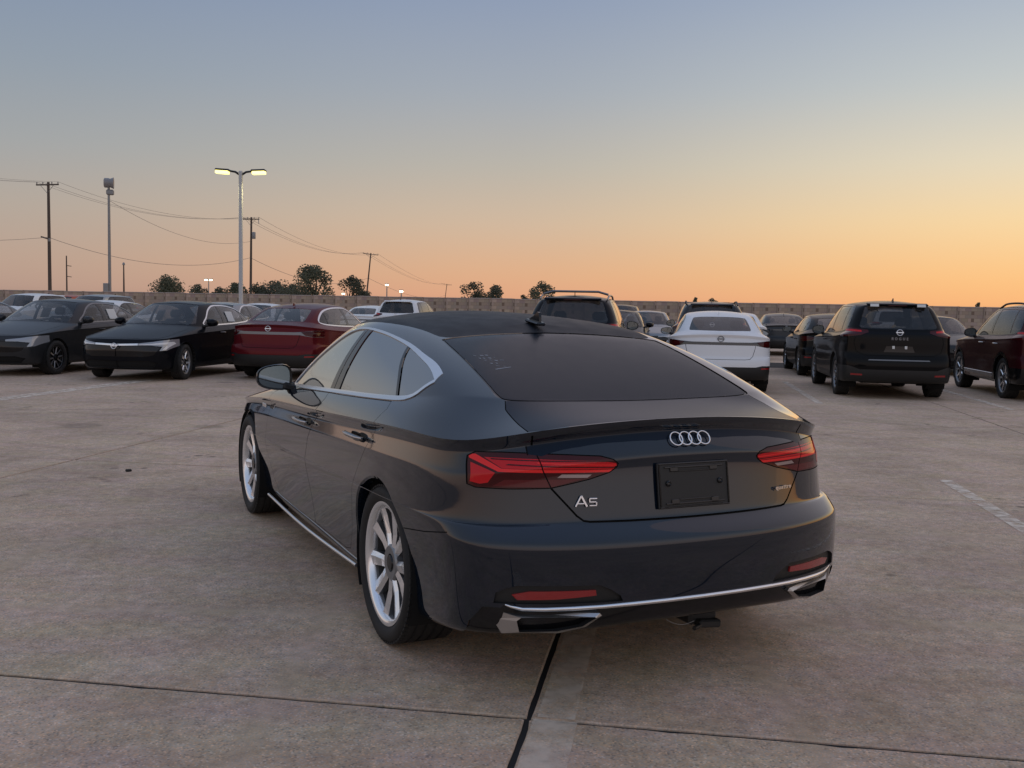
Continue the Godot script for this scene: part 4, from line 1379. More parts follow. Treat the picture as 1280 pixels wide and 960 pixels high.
		r = split(body, stroke(poly([[-.05, .735], [.55, .74], [.68, .80], [.72, .95], [.70, 1.05]]), .008), 1, on_tail)
		body = r[1]
		one.call("tailgate_gap", r[0].pushed(-.006), "gap")
		r = split(body, poly([[-.1, .90], [.21, .90], [.25, .80], [-.1, .80]]), 1, on_tail)
		body = r[1]
		one.call("plate_recess", r[0].pushed(-.004), "gloss_black")
		r = split(body, poly([[-.1, .74], [.55, .745], [.675, .80], [.715, .95], [.70, 1.08], [.71, 1.20], [-.1, 1.20]]), 1, on_tail)
		body = r[1]
		one.call("tailgate", r[0], "paint")
	else:
		r = split(body, poly([[-.1, .898], [.50, .899], [.66, .910], [.80, .925], [1.0, .93], [1.0, .80], [.80, .808], [.68, .83], [.60, .847], [-.1, .848]]), 1, func(c, n): return c.z > .40)
		body = r[1]
		one.call("light_bar", r[0].pushed(-.004), "bar")
		pair.call("tail_lamp", split(r[0], poly([[.62, .90], [.79, .918], [1.0, .925], [1.0, .81], [.80, .815], [.69, .838]]), 1, any_way)[0].pushed(.003), "tail")
		r = split(body, poly([[-.1, .475], [.60, .475], [.72, .50], [1.0, .49], [1.0, .15], [-.1, .15]]), 1, func(c, n): return c.z > .42)
		body = r[1]
		one.call("lower_bumper", r[0].pushed(-.004), "black_plastic")
		pair.call("reflector", split(r[0], poly([[.70, .462], [.84, .465], [.84, .44], [.70, .437]]), 1, any_way)[0].pushed(.002), "reflector")
		r = split(body, stroke(poly([[.60, .86], [.585, .78], [.55, .66], [.50, .612], [.42, .603], [-.05, .60]]), .008), 1, on_tail)
		body = r[1]
		one.call("boot_gap", r[0].pushed(-.006), "gap")
		r = split(body, poly([[-.1, .60], [.42, .603], [.50, .612], [.55, .66], [.585, .78], [.60, .86], [.60, 1.2], [-.1, 1.2]]), 1, func(c, n): return c.z > .62)
		body = r[1]
		one.call("boot_lid", r[0], "paint")
	# doors
	var lo := .30 if suv else .245
	var belt := 1.055 if suv else .94
	var f := poly([[-1.95, belt - .03], [-.96, belt + .012], [-.95, belt - .10], [-1.0, .7], [-1.0, lo], [-1.85, lo], [-2.10, lo + .12], [-2.16, .60], [-2.12, belt - .16]])
	var dk := poly([[-.96, belt + .012], [-.09, belt + .045], [-.10, belt - .08], [-.22, belt - .24], [-.36, .62], [-.46, .44], [-.52, lo], [-1.0, lo], [-1.0, .7], [-.95, belt - .10]])
	for k in 2:
		r = split(body, [f, dk][k], 0, on_side)
		body = r[1]
		r = split(r[0], grown([f, dk][k], -.003), 0, any_way)
		pair.call("door_gap", r[1].pushed(-.008), "gap")
		var low := split(r[0], poly([[-3, 0], [1, 0], [1, lo + .09], [-3, lo + .09]]), 0, any_way)
		pair.call(["front_door", "rear_door"][k], low[1], "paint")
		pair.call("door_cladding", low[0].pushed(.003), "black_plastic" if suv else "paint")
		var hz: float = [-1.22, -.36][k]
		var hy := belt - (.10 if suv else .10)
		var pts := []
		for t in 5:
			var u := t / 4.0 * 2.0 - 1.0
			pts.append(Vector3((.906 if suv else .893) + .006 * k + .028 * (1.0 - pow(u, 4)), hy, hz + .11 * u))
		pair.call("door_handle", Soup.new().tube(pts, [.008, .013, .014, .013, .008], 6), "handle")
	# nose
	if suv:
		r = split(body, poly([[-.1, .80], [.36, .80], [.42, .62], [.34, .52], [-.1, .50]]), 1, on_nose)
		body = r[1]
		one.call("grille", inset(r[0], .02), "gloss_black")
		r = split(body, poly([[.46, .86], [.90, .90], [.90, .84], [.62, .80], [.46, .81]]), 1, on_nose)
		body = r[1]
		pair.call("headlamp", r[0], "head_clear")
		r = split(body, poly([[-.1, .45], [.80, .47], [.90, .3], [-.1, .26]]), 1, on_nose)
		body = r[1]
		one.call("lower_bumper", r[0], "black_plastic")
	else:
		r = split(body, poly([[.40, .672], [.62, .700], [.84, .745], [.90, .75], [.88, .66], [.80, .55], [.73, .545], [.755, .62], [.60, .640], [.40, .640]]), 1, on_nose)
		body = r[1]
		pair.call("headlamp", r[0].pushed(.003), "head_clear")
		pair.call("lamp_strip", split(r[0], poly([[.42, .655], [.62, .668], [.83, .70], [.84, .665], [.79, .565], [.76, .565], [.80, .655], [.62, .650], [.42, .645]]), 1, any_way)[0].pushed(.006), "head_white", "headlamp")
		r = split(body, poly([[-.1, .655], [.40, .672], [.40, .640], [-.1, .625]]), 1, on_nose)
		body = r[1]
		one.call("grille_bar", r[0].pushed(.006), "bar_front")
		r = split(body, poly([[-.1, .622], [.40, .637], [.60, .638], [.745, .612], [.66, .47], [.52, .44], [-.1, .44]]), 1, on_nose)
		body = r[1]
		one.call("grille", inset(r[0], .014), "gloss_black")
		r = split(body, poly([[-.1, .36], [.56, .37], [.70, .33], [.62, .24], [-.1, .235]]), 1, on_nose)
		body = r[1]
		one.call("lower_grille", inset(r[0], .02), "gap")
	r = split(body, poly([[-.1, -3.5], [.42, -3.45], [.66, -3.33], [.73, -3.1], [.75, -2.5], [.72, -2.25], [.4, -2.42], [-.1, -2.47]]), 2, func(c, n): return n.y > .5 and c.z < -2.2)
	body = r[1]
	one.call("bonnet", r[0].pushed(.002), "paint")
	# sill cladding
	r = split(body, poly([[-2.3, 0], [-.4, 0], [-.4, lo], [-2.3, lo]]), 0, func(c, n): return c.x > .6)
	body = r[1]
	pair.call("sill", r[0].pushed(.003), "black_plastic" if suv else "paint")
	one.call("body", body, "paint")
	# inside
	var fl := .40 if suv else .34
	var cab := Soup.new().box(Vector3(0, fl, -.85), Vector3(1.5, .04, 2.5))
	cab.box(Vector3(0, fl + .44, -1.86), Vector3(1.42, .28, .45), Basis(Vector3.RIGHT, .15), .06)
	cab.box(Vector3(.78, fl + .28, -.8), Vector3(.04, .52, 2.2)); cab.box(Vector3(-.78, fl + .28, -.8), Vector3(.04, .52, 2.2))
	out.append(["cabin_lining", cab.mesh(), "cabin", ""])
	var sy := .50 if suv else .38
	for q in [[Vector3(-.36, sy, -1.1), .48], [Vector3(.36, sy, -1.1), .48], [Vector3(0, sy, -.28), 1.2]]:
		var s := Soup.new()
		s.box(q[0] + Vector3(0, .09, 0), Vector3(q[1], .18, .5), Basis(Vector3.RIGHT, -.1), .05)
		s.box(q[0] + Vector3(0, .42, .30), Vector3(q[1] * .95, .56, .15), Basis(Vector3.RIGHT, .28), .05)
		out.append(["seat", s.mesh(), "seat", ""])
	for q in [Vector3(-.36, sy + .80, -.72), Vector3(.36, sy + .80, -.72)]:
		out.append(["headrest", Soup.new().box(q, Vector3(.24, .16, .09), Basis(Vector3.RIGHT, .2), .04).mesh(), "seat", ""])
	out.append(["steering_wheel", Soup.new().add(ring_soup(.18, .016, 18, 6), Transform3D(Basis(Vector3.RIGHT, -.45), Vector3(-.36, fl + .50, -1.52))).mesh(), "cabin", ""])
	out.append(["underside", Soup.new().box(Vector3(0, .32 if suv else .28, -1.3), Vector3(1.12, .12, 4.0)).box(Vector3(0, .31 if suv else .25, -1.35), Vector3(1.62, .05, 1.9)).mesh(), "gap", ""])
	M["parts_" + kind] = out
	return out

func make_car(kind: String, label: String, at: Vector3, turn: float, o: Dictionary) -> Node3D:
	var suv := kind == "suv"
	var car := thing("parked_suv" if suv else "parked_sedan", label, "suv" if suv else "sedan", at, turn, o.get("group", "cars parked in rows along the wall"))
	var made := {}
	var skip: Array = o.get("skip", [])
	for p in kind_parts(kind):
		if p[0] in skip: continue
		var m: Material = o.paint if p[2] == "paint" else o.get(p[2], M.get(p[2]))
		if m == null: m = M.black_plastic
		var parent: Node = car
		if p[3] != "" and made.has(p[3]): parent = made[p[3]][mini(made.get(p[0], []).size(), made[p[3]].size() - 1)]
		var n := put(p[0], p[1], m, parent)
		if not made.has(p[0]): made[p[0]] = []
		made[p[0]].append(n)
	var wr := .36 if suv else .325
	var wb := 2.705 if suv else 2.71
	var wo: Dictionary = o.get("wheels", {"key": "suv" if suv else "sedan", "r": wr, "rim": .245 if suv else .225, "w": .235 if suv else .215, "seg": 30, "spokes": 5, "twin": true, "off": .03, "spread": .03, "sw0": .035, "sw1": .045, "rim_mat": M.alloy_dark, "face_mat": M.alloy if not suv else M.alloy_mid, "flank_mat": M.gloss_black, "spin": .5})
	for z in [0.0, -wb]:
		for sd in [true, false]:
			var w2 := wo.duplicate()
			if z < -1.0: w2.steer = o.get("steer", 0.0)
			wheel(car, Vector3((.775 if sd else -.775), wr, z), sd, w2)
	mirror_house(car, Vector3(.95, 1.12 if suv else 1.03, -1.78), Vector3(.22, .17 if suv else .14, .12), o.get("mirror", o.paint))
	# round emblem with a bar across, at the tail and the nose
	for e in [[Vector3(0, 1.16 if suv else .955, .858 if suv else .948), 0.0], [Vector3(0, .72 if suv else .625, -3.66 if suv else -3.64), PI]]:
		if suv and e[1] == 0.0: e[0] = Vector3(0, 1.13, .888)
		var em := ring_soup(.048, .007, 22, 6)
		em.box(Vector3.ZERO, Vector3(.125, .02, .01), Basis.IDENTITY, .003)
		var n := piece("emblem", em, o.get("emblem", M.satin), car)
		n.position = e[0]
		n.rotation = Vector3(-.12, e[1], 0)
	if o.get("rails", false):
		for x in [-1.0, 1.0]:
			var pts := []
			for t in 11:
				var u := t / 10.0
				var z := lerpf(-1.25, .42, u)
				pts.append(Vector3(x * (.60 - .02 * absf(u - .5)), 1.585 + .06 * minf(1.0, sin(PI * u) * 1.6) + .03 * sin(PI * u), z))
			piece("roof_rail", Soup.new().tube(pts, .018, 8), o.get("rail_mat", M.black_plastic), car)
	if o.get("crossbar", false):
		piece("cross_bar", Soup.new().tube([Vector3(-.58, 1.685, .05), Vector3(-.4, 1.735, .05), Vector3(.4, 1.735, .05), Vector3(.58, 1.685, .05)], .02, 8), M.satin_dark, car)
	if suv:
		var fin := Soup.new()
		fin.prism(poly([[-.09, 0], [.055, 0], [.050, .03], [.040, .055], [.022, .06], [-.03, .028]]), Vector3(.006, 1.655, .20), Vector3(0, -.08, 1).normalized(), Vector3.UP, Vector3.RIGHT, .012)
		piece("antenna", fin, M.gloss_black, car)
		var sp := Soup.new()
		sp.box(Vector3(0, 1.600, .570), Vector3(1.0, .034, .10), Basis(Vector3.RIGHT, .22), .014)
		piece("roof_spoiler", sp, o.paint, car)
		piece("brake_light", Soup.new().box(Vector3(0, 1.582, .618), Vector3(.30, .012, .012), Basis.IDENTITY, .002), M.lens_dark, car)
	else:
		var fin := Soup.new()
		fin.prism(poly([[-.07, 0], [.045, 0], [.040, .03], [.030, .048], [.015, .05], [-.02, .024]]), Vector3(.005, 1.385, -.15), Vector3(0, -.2, 1).normalized(), Vector3.UP, Vector3.RIGHT, .010)
		piece("antenna", fin, o.paint, car)
	return car

func paint(called: String, c: Color, metal := 0.3, rough := 0.3) -> StandardMaterial3D:
	var m := mat(called, c, rough, metal, 0.26)
	m.clearcoat_roughness = 0.06
	m.metallic_specular = 0.1
	return m

func ground_px(x: float, z: float) -> Vector3: return Vector3(x, 0, z)

# ------------------------------------------------------------------ the car in the foreground
func v3(a: Array) -> Array:
	var o := []
	for q in a: o.append(Vector3(q[0], q[1], q[2]))
	return o

const DUMP := false

func hero_net() -> Array:
	return car_net({
		"S": v3([[0, .70, -3.66], [.45, .70, -3.60], [.79, .705, -3.44], [.876, .745, -3.17], [.888, .785, -2.80], [.900, .822, -2.30], [.905, .848, -1.6], [.911, .876, -.9], [.916, .903, -.35], [.918, .920, .05], [.908, .930, .34], [.868, .918, .575], [.770, .932, .715], [.57, .977, .818], [.28, 1.002, .860], [0, 1.010, .872]]),
		"D": v3([[0, .985, -2.42], [.40, .975, -2.36], [.70, .95, -2.20], [.81, .925, -2.02], [.838, .935, -1.75], [.842, .955, -1.35], [.842, .975, -.95], [.840, .995, -.55], [.835, 1.015, -.15], [.820, 1.035, .12], [.785, 1.055, .30], [.70, 1.062, .42], [.575, 1.055, .478], [.40, 1.045, .505], [.2, 1.038, .52], [0, 1.036, .525]]),
		"R": v3([[0, 1.345, -1.72], [.28, 1.34, -1.70], [.47, 1.325, -1.63], [.56, 1.30, -1.52], [.595, 1.312, -1.32], [.612, 1.325, -1.12], [.618, 1.328, -.92], [.617, 1.325, -.74], [.612, 1.315, -.58], [.602, 1.30, -.44], [.588, 1.283, -.33], [.56, 1.264, -.24], [.48, 1.263, -.215], [.34, 1.271, -.225], [.17, 1.277, -.235], [0, 1.279, -.24]]),
		"rows": [[.990, .868, .685, -3.665], [.965, .850, .67, -3.67], [.955, .852, .66, -3.68], [.882, .905, .62, -3.69], [.866, .893, .60, -3.695, .80], [.672, .926, .50, -3.71, .80], [.655, .930, .48, -3.71, .81], [.642, .938, .46, -3.71, .83], [.616, .970, .44, -3.71, .845], [.594, .992, .43, -3.71, .855], [.578, .999, .42, -3.71, .86], [.50, 1.004, .38, -3.70, .86], [.42, 1.0, .30, -3.69, .86], [.375, .998, .27, -3.68, .86], [.305, .985, .22, -3.64, .85], [.265, .955, .20, -3.58, .83], [.25, .80, .20, -3.4, .70]],
		"sill": .20, "wheelbase": 2.825, "flare": .012, "crease": 3,
		"flank": [[0, 0], [.015, -.012], [.04, -.024], [.08, -.023], [.16, -.008], [.24, .006], [.32, .012], [.42, .011], [.55, -.001], [.72, -.022], [.86, -.034], [.93, -.018], [1.0, -.04], [1.03, -.16]],
		"tail_plan": [[.80, .20], [.55, .055], [.28, .012]], "tail_x11": .895, "tail_z11": .60, "tail_sag": .030,
		"shelf": [[.15, .004, .001, .01], [.55, .010, -.002, .02]], "bow_side": .024, "bow_end": .012, "spine": -1.1,
		"crown": [[-1.75, 1.34], [-1.5, 1.378], [-1.3, 1.389], [-1.1, 1.391], [-.8, 1.378], [-.5, 1.345], [-.3, 1.300], [-.2, 1.272]],
	})

func build_hero_car() -> void:
	var body := skin(hero_net(), 7, 5)
	var car := thing("parked_car", "dark blue-grey liftback with chrome window line, standing alone nearest the camera", "car", Vector3(0.285, 0, -4.48), deg_to_rad(25.75))
	var paint: Material = M.audi
	var r: Array
	# wheel openings
	for z in [0.0, -2.825]:
		r = split(body, circle2(Vector2(z, .332), .366, 56), 0, on_side)
		body = r[1]
		var lip := Soup.new()
		for e in body.rim():
			var m: Vector3 = (e[0] + e[1]) * .5
			if absf(Vector2(m.z - z, m.y - .332).length() - .366) < .004 and m.x > .5:
				var inward := Vector3(0, .332 - m.y, z - m.z).normalized()
				var a: Vector3 = e[0]; var b: Vector3 = e[1]
				var a2: Vector3 = a + inward * .010 + Vector3(-.006, 0, 0); var b2: Vector3 = b + inward * .010 + Vector3(-.006, 0, 0)
				lip.quad(a, b, b2, a2, Vector3.RIGHT)
				lip.quad(a2, b2, b2 - Vector3(.04, 0, 0), a2 - Vector3(.04, 0, 0), inward)
		sides("wheel_arch", lip, paint, car)
		wheelhouse(car, z, .362, .332, .60, .90)
	# window band: chrome loop, panes, pillars
	var dlo := curve([Vector2(-1.16, .973), Vector2(-.75, .991), Vector2(-.40, 1.006), Vector2(-.04, 1.025), Vector2(.07, 1.036)], false, 4)
	dlo.append_array(poly([[.108, 1.046], [.135, 1.062]]))
	dlo.append_array(curve([Vector2(.176, 1.106), Vector2(.09, 1.138), Vector2(-.04, 1.172), Vector2(-.30, 1.223), Vector2(-.647, 1.262), Vector2(-.984, 1.278), Vector2(-1.20, 1.268), Vector2(-1.36, 1.232), Vector2(-1.50, 1.168), Vector2(-1.66, 1.078), Vector2(-1.845, .950)], false, 4))
	dlo.append_array(poly([[-1.842, .945], [-1.60, .954]]))
	var outer := PackedVector2Array()
	for i in dlo.size():
		var q := dlo[i]
		var t := (dlo[(i + 1) % dlo.size()] - dlo[(i - 1 + dlo.size()) % dlo.size()]).normalized()
		var n2 := Vector2(t.y, -t.x)
		if n2.dot(q - Vector2(-.8, 1.13)) < 0.0: n2 = -n2
		var w := .018 if q.y < 1.04 and q.x > -1.8 else lerp_table([[-1.8, .012], [-1.2, .0095], [-.5, .0095], [-.1, .013], [.12, .017], [.18, .020]], q.x)
		outer.append(q + n2 * w)
	r = split(body, outer, 0, on_side)
	body = r[1]
	r = split(r[0], dlo, 0, any_way)
	var frame := sides("window_chrome", raised(r[1], .004), M.satin, car)
	var panes: Soup = r[0]
	r = split(panes, poly([[-1.035, 1.33], [-1.03, .90], [-.862, .90], [-.915, 1.33]]), 0, any_way)
	var pillar: Soup = r[0]
	var rest: Soup = r[1]
	var seam_c := split(pillar, stroke(poly([[-.985, 1.33], [-.952, .90]]), .010), 0, any_way)
	sides("door_pillar", seam_c[1].pushed(.001), M.gloss_black, car)
	sides("pillar_gap", seam_c[0].pushed(-.006), M.gap, car)
	r = split(rest, stroke(curve([Vector2(-.325, 1.26), Vector2(-.23, 1.17), Vector2(-.12, 1.09), Vector2(-.02, 1.0)]), .016), 0, any_way)
	sides("window_divider", r[0].pushed(.001), M.gloss_black, car)
	rest = r[1]
	r = split(rest, poly([[-3, .8], [-.95, .8], [-.95, 1.5], [-3, 1.5]]), 0, any_way)
	sides("front_side_window", r[0].pushed(-.003), M.front_pane, car)
	r = split(r[1], poly([[-.95, .8], [.06, .8], [-.24, 1.165], [-.34, 1.5], [-.95, 1.5]]), 0, any_way)
	sides("rear_side_window", r[0].pushed(-.003), M.film, car)
	sides("quarter_window", r[1].pushed(-.003), M.film, car)
	# windscreen
	r = split(body, poly([[0, -2.375], [.36, -2.32], [.66, -2.17], [.755, -2.02], [.52, -1.56], [.44, -1.66], [.26, -1.735], [0, -1.75], [-.1, -1.75], [-.1, -2.375]]), 2, on_top)
	body = r[1]
	piece("windscreen", r[0].pushed(-.002).both(), M.clear_glass, car)
	# rear glass with its dark border
	var rg := curve([Vector2(0, -.285), Vector2(.22, -.272), Vector2(.40, -.25), Vector2(.535, -.212), Vector2(.556, -.17), Vector2(.568, .09), Vector2(.580, .35), Vector2(.583, .43), Vector2(.565, .476), Vector2(.45, .498), Vector2(.22, .506), Vector2(0, .510)], false, 4)
	rg.append_array(poly([[-.1, .51], [-.1, -.285]]))
	r = split(body, grown(rg, .012), 2, on_top)
	body = r[1]
	r = split(r[0], rg, 2, any_way)
	piece("window_seal", r[1].pushed(-.004).both(), M.gloss_black, car)
	var rear_part: Soup = r[0].pushed(-.002)
	var rear_glass := piece("rear_window", rear_part.both(), M.fog_glass, car)
	# old chalk marks on the rear glass
	var rng := RandomNumberGenerator.new()
	rng.seed = 5
	for line in 5:
		var x := -.515 + .012 * line
		while x < -.44 + .012 * (line % 3):
			var w := rng.randf_range(.006, .02)
			var zz := .02 + .034 * line + rng.randf_range(-.006, .006)
			var d := rng.randf_range(.004, .013)
			var q: Soup = split(rear_part.mirrored(), poly([[x, zz], [x + w, zz + .004], [x + w * .9, zz + d], [x + .002, zz + d * .8]]), 2, any_way)[0]
			piece("chalk_mark", q.pushed(.0006), M.residue, rear_glass)
			x += w + rng.randf_range(.006, .016)
	var under_line: Soup = split(rear_part.mirrored(), poly([[-.485, .188], [-.405, .168], [-.405, .173], [-.485, .195]]), 2, any_way)[0]
	piece("chalk_mark", under_line.pushed(.0006), M.residue, rear_glass)
	r = split(body, stroke(poly([[.578, .486], [.606, .55], [.620, .70], [.624, .776]]), .0045), 2, on_top)
	body = r[1]
	sides("deck_gap", r[0].pushed(-.004), M.gap, car)
	r = split(body, poly([[-.1, .5225], [.22, .5185], [.45, .5105], [.575, .489], [.605, .55], [.618, .70], [.622, .776], [.58, .800], [.44, .828], [.28, .850], [.14, .863], [-.1, .867]]), 2, on_top)
	body = r[1]
	var deck: Soup = r[0]
	# tailgate, lens, bumper
	var lens := curve([Vector2(.802, .872), Vector2(.808, .84), Vector2(.812, .80), Vector2(.812, .772)], false, 2)
	lens.append_array(poly([[.790, .762], [.69, .762], [.558, .767], [.42, .797], [.345, .819], [.315, .838], [.309, .852], [.328, .868], [.375, .881], [.48, .886], [.60, .890], [.70, .891], [.778, .889]]))
	r = split(body, lens, 1, on_tail)
	body = r[1]
	var lamp: Soup = r[0]
	# gap round the lens
	r = split(lamp, grown(lens, -.004), 1, any_way)
	sides("lamp_gap", r[1].pushed(-.004), M.gap, car)
	lamp = r[0]
	var lens_gap := stroke(poly([[.603, .91], [.597, .891], [.585, .833], [.557, .767], [.54, .74]]), .0042)
	var lid_gap := stroke(poly([[.612, .96], [.603, .91], [.597, .891], [.585, .833], [.557, .767], [.475, .672], [.452, .6545], [.43, .651], [.275, .649], [-.05, .648]]), .007)
	var cut_lens := split(lamp, lens_gap, 1, any_way)
	lamp = cut_lens[1]
	sides("lamp_split", cut_lens[0].pushed(-.004), M.gap, car)
	for sd in 2:
		var shapes := [["glow_bar", [[.797, .877], [.778, .879], [.714, .834], [.329, .831], [.335, .822], [.725, .823], [.796, .864]], M.lens_bright, .0012],
			["upper_bar", [[.757, .870], [.613, .869], [.38, .862], [.318, .853], [.329, .833], [.712, .835]], M.lens_red, .0008],
			["light_line", [[.60, .858], [.318, .848], [.318, .844], [.60, .853]], M.lens_bright, .0016],
			["light_line", [[.69, .850], [.318, .839], [.318, .836], [.70, .846]], M.lens_dark, .0018],
			["light_line", [[.74, .867], [.34, .861], [.34, .858], [.735, .863]], M.lens_dark, .0018],
			["corner_field", [[.795, .850], [.734, .819], [.755, .783], [.777, .777], [.803, .783]], M.lens_red, .0008],
			["reversing_lens", [[.520, .817], [.412, .815], [.429, .804], [.536, .805]], M.lens_clear, .0008],
			["lower_field", [[.705, .796], [.448, .800], [.558, .772], [.742, .772]], M.lens_pink, .0006]]
		var base := lamp if sd == 0 else lamp.mirrored()
		var holder := piece("tail_lamp", base, M.lens_dark, car)
		for sh in shapes:
			var q: Soup = split(lamp, poly(sh[1]), 1, any_way)[0].pushed(sh[3])
			piece(sh[0], q if sd == 0 else q.mirrored(), sh[2], holder)
	r = split(body, lid_gap, 1, func(c, n): return c.z > .7 and c.y < .952)
	body = r[1]
	piece("tailgate_gap", r[0].pushed(-.012).both(), M.gap, car)
	r = split(body, poly([[-.01, .640], [.434, .6475], [.456, .652], [.477, .670], [.560, .766], [.588, .833], [.600, .891], [.606, .91], [.614, .955], [.62, 1.2], [-.01, 1.2]]), 1, func(c, n): return c.z > .74 or (c.z > .55 and c.x < .59))
	body = r[1]
	var gate := piece("tailgate", r[0].both(), paint, car)
	piece("boot_deck", deck.both(), M.deck, gate)
	# bumper
	var bgap := stroke(poly([[.30, .545], [.50, .572], [.66, .601]]), .004)
	r = split(body, bgap, 0, func(c, n): return c.z > .25 and c.y < .768 and c.x > .78)
	body = r[1]
	sides("bumper_gap", r[0].pushed(-.006), M.gap, car)
	r = split(body, poly([[.30, .1], [.30, .545], [.50, .572], [.665, .602], [.672, .70], [.672, .78], [1.2, .78], [1.2, .1]]), 0, func(c, n): return c.z > .2)
	body = r[1]
	var bumper: Soup = r[0]
	# the recessed band above the chrome strip, its reflectors, the strip and the black valance
	r = split(bumper, poly([[.765, .415], [.735, .432], [.700, .443], [.425, .441], [.385, .424], [.345, .398], [.335, .378], [.77, .378]]), 1, on_tail)
	bumper = r[1]
	var recess: Soup = r[0]
	r = split(bumper, poly([[-.1, .374], [.168, .374], [.415, .369], [.69, .363], [.716, .370], [.740, .372], [.748, .362], [.69, .348], [.415, .357], [.168, .359], [-.1, .359]]), 1, func(c, n): return c.z > .5)
	bumper = r[1]
	var strip: Soup = r[0]
	r = split(bumper, poly([[-.1, .18], [-.1, .367], [.80, .362], [.83, .30], [.83, .18]]), 1, func(c, n): return c.z > .45)
	bumper = r[1]
	var valance: Soup = r[0]
	var bump := piece("rear_bumper", bumper.both(), paint, car)
	piece("reflector_recess", inset(recess, .014).both(), M.black_plastic, bump)
	piece("strip_base", strip.both(), M.gloss_black, bump)
	var cs := []
	for q in [[0, .366, .990], [.17, .366, .986], [.30, .365, .975], [.415, .363, .958], [.52, .361, .932], [.61, .359, .901], [.68, .359, .868], [.715, .367, .850], [.735, .374, .842]]:
		cs.append(Vector3(q[0], q[1], q[2] + .003))
	piece("chrome_strip", Soup.new().tube(cs, [.0085, .0085, .0085, .0085, .0085, .008, .007, .006, .003], 8).both(), M.chrome, car)
	piece("valance", valance.pushed(-.006).both(), M.gloss_black, car)
	var refl: Soup = split(recess, poly([[.718, .409], [.663, .421], [.437, .422], [.433, .402], [.575, .392], [.699, .390]]), 1, any_way)[0]
	sides("reflector", inset(refl, .0).pushed(-.006).skirt(.01), M.reflector, car)
	# exhaust trims: a bright trapezoid frame round a black mouth
	for sd in [1.0, -1.0]:
		var ex := poly([[.765, .318], [.742, .345], [.424, .342], [.416, .332], [.47, .292], [.56, .272], [.735, .266]])
		var zone := Soup.new()
		var throat := Soup.new()
		# a fan-shaped plate that follows the bumper's sweep
		var face := func(q: Vector2) -> Vector3: return Vector3(q.x, q.y, 1.017 - .06 * pow(q.x / .45, 2.0) - .035 * pow(maxf(q.x - .62, 0) / .14, 2.0) - (.33 - q.y) * .15)
		var inn := poly([[.700, .318], [.688, .331], [.445, .331], [.440, .328], [.485, .298], [.57, .282], [.690, .278]])
		for i in ex.size():
			var a: Vector3 = face.call(ex[i]); var b: Vector3 = face.call(ex[(i + 1) % ex.size()])
			var c: Vector3 = face.call(inn[(i + 1) % ex.size()]); var d: Vector3 = face.call(inn[i])
			var lift := Vector3(0, 0, .010)
			zone.quad(a, b, c + lift, d + lift, Vector3.BACK)
			zone.quad(a, b, b - Vector3(0, 0, .06), a - Vector3(0, 0, .06), Vector3(0, 0, .1))
			throat.quad(d + lift, c + lift, c - Vector3(0, 0, .05), d - Vector3(0, 0, .05))
		var mouth := Soup.new()
		for i in range(1, inn.size() - 1):
			mouth.flat(face.call(inn[0]) - Vector3(0, 0, .04), face.call(inn[i]) - Vector3(0, 0, .04), face.call(inn[i + 1]) - Vector3(0, 0, .04), Vector3.BACK)
		var tip := piece("exhaust_trim", zone if sd > 0 else zone.mirrored(), M.satin_grey, car)
		piece("exhaust_throat", throat if sd > 0 else throat.mirrored(), M.gap, tip)
		piece("exhaust_mouth", mouth if sd > 0 else mouth.mirrored(), M.gap, tip)
	# doors
	var front := poly([[-1.93, .922], [-1.60, .934], [-1.16, .953], [-1.0, .961], [-.985, .93], [-1.05, .87], [-1.15, .80], [-1.22, .71], [-1.23, .60], [-1.20, .45], [-1.18, .262], [-1.6, .255], [-2.02, .262], [-2.16, .34], [-2.23, .50], [-2.25, .66], [-2.24, .76], [-2.16, .87]])
	var back := poly([[-1.0, .961], [-.75, .970], [-.40, .986], [-.045, 1.004], [-.02, .975], [-.07, .92], [-.17, .82], [-.27, .70], [-.335, .60], [-.40, .47], [-.455, .37], [-.52, .275], [-.60, .262], [-1.18, .262], [-1.20, .45], [-1.23, .60], [-1.22, .71], [-1.15, .80], [-1.05, .87], [-.985, .93]])
	var spots := [[-1.47, -1.18, .786], [-.462, -.187, .826]]
	for k in 2:
		r = split(body, [front, back][k], 0, on_side)
		body = r[1]
		r = split(r[0], grown([front, back][k], -.0025), 0, any_way)
		sides("door_gap", r[1].pushed(-.008), M.gap, car)
		var doors := sides(["front_door", "rear_door"][k], r[0], paint, car)
		var sp: Array = spots[k]
		for sd in 2:
			var sg := 1.0 if sd == 0 else -1.0
			var hx := .910 if k == 0 else .919
			var cup := Soup.new()
			var pull := Soup.new()
			var blade := Soup.new()
			var zc: float = (sp[0] + sp[1]) * .5
			cup.prism(curve([Vector2(-.065, .0), Vector2(-.045, .018), Vector2(.045, .018), Vector2(.065, .0), Vector2(.045, -.018), Vector2(-.045, -.018)], true, 4), Vector3(sg * (hx + .0015), sp[2], zc), Vector3(0, 0, 1), Vector3.UP, Vector3(sg, 0, 0), .006)
			var pts := []
			for t in 7:
				var u := t / 6.0 * 2.0 - 1.0
				pts.append(Vector3(sg * (hx + .008 + .016 * (1.0 - u * u * u * u)), sp[2] + .004, lerpf(sp[0], sp[1], t / 6.0)))
			pull.tube(pts, [.006, .010, .011, .0115, .011, .010, .006], 8)
			for t in 6:
				var a: Vector3 = pts[t]; var b: Vector3 = pts[t + 1]
				blade.box((a + b) * .5 + Vector3(sg * .011, .003, 0), Vector3(.003, .006, a.distance_to(b)), Basis(Vector3.UP, atan2(b.x - a.x, b.z - a.z)), .001)
			var hd := piece("door_handle", pull, paint, doors[sd])
			piece("handle_cup", cup, M.gloss_black, doors[sd])
			piece("handle_trim", blade, M.satin, doors[sd])
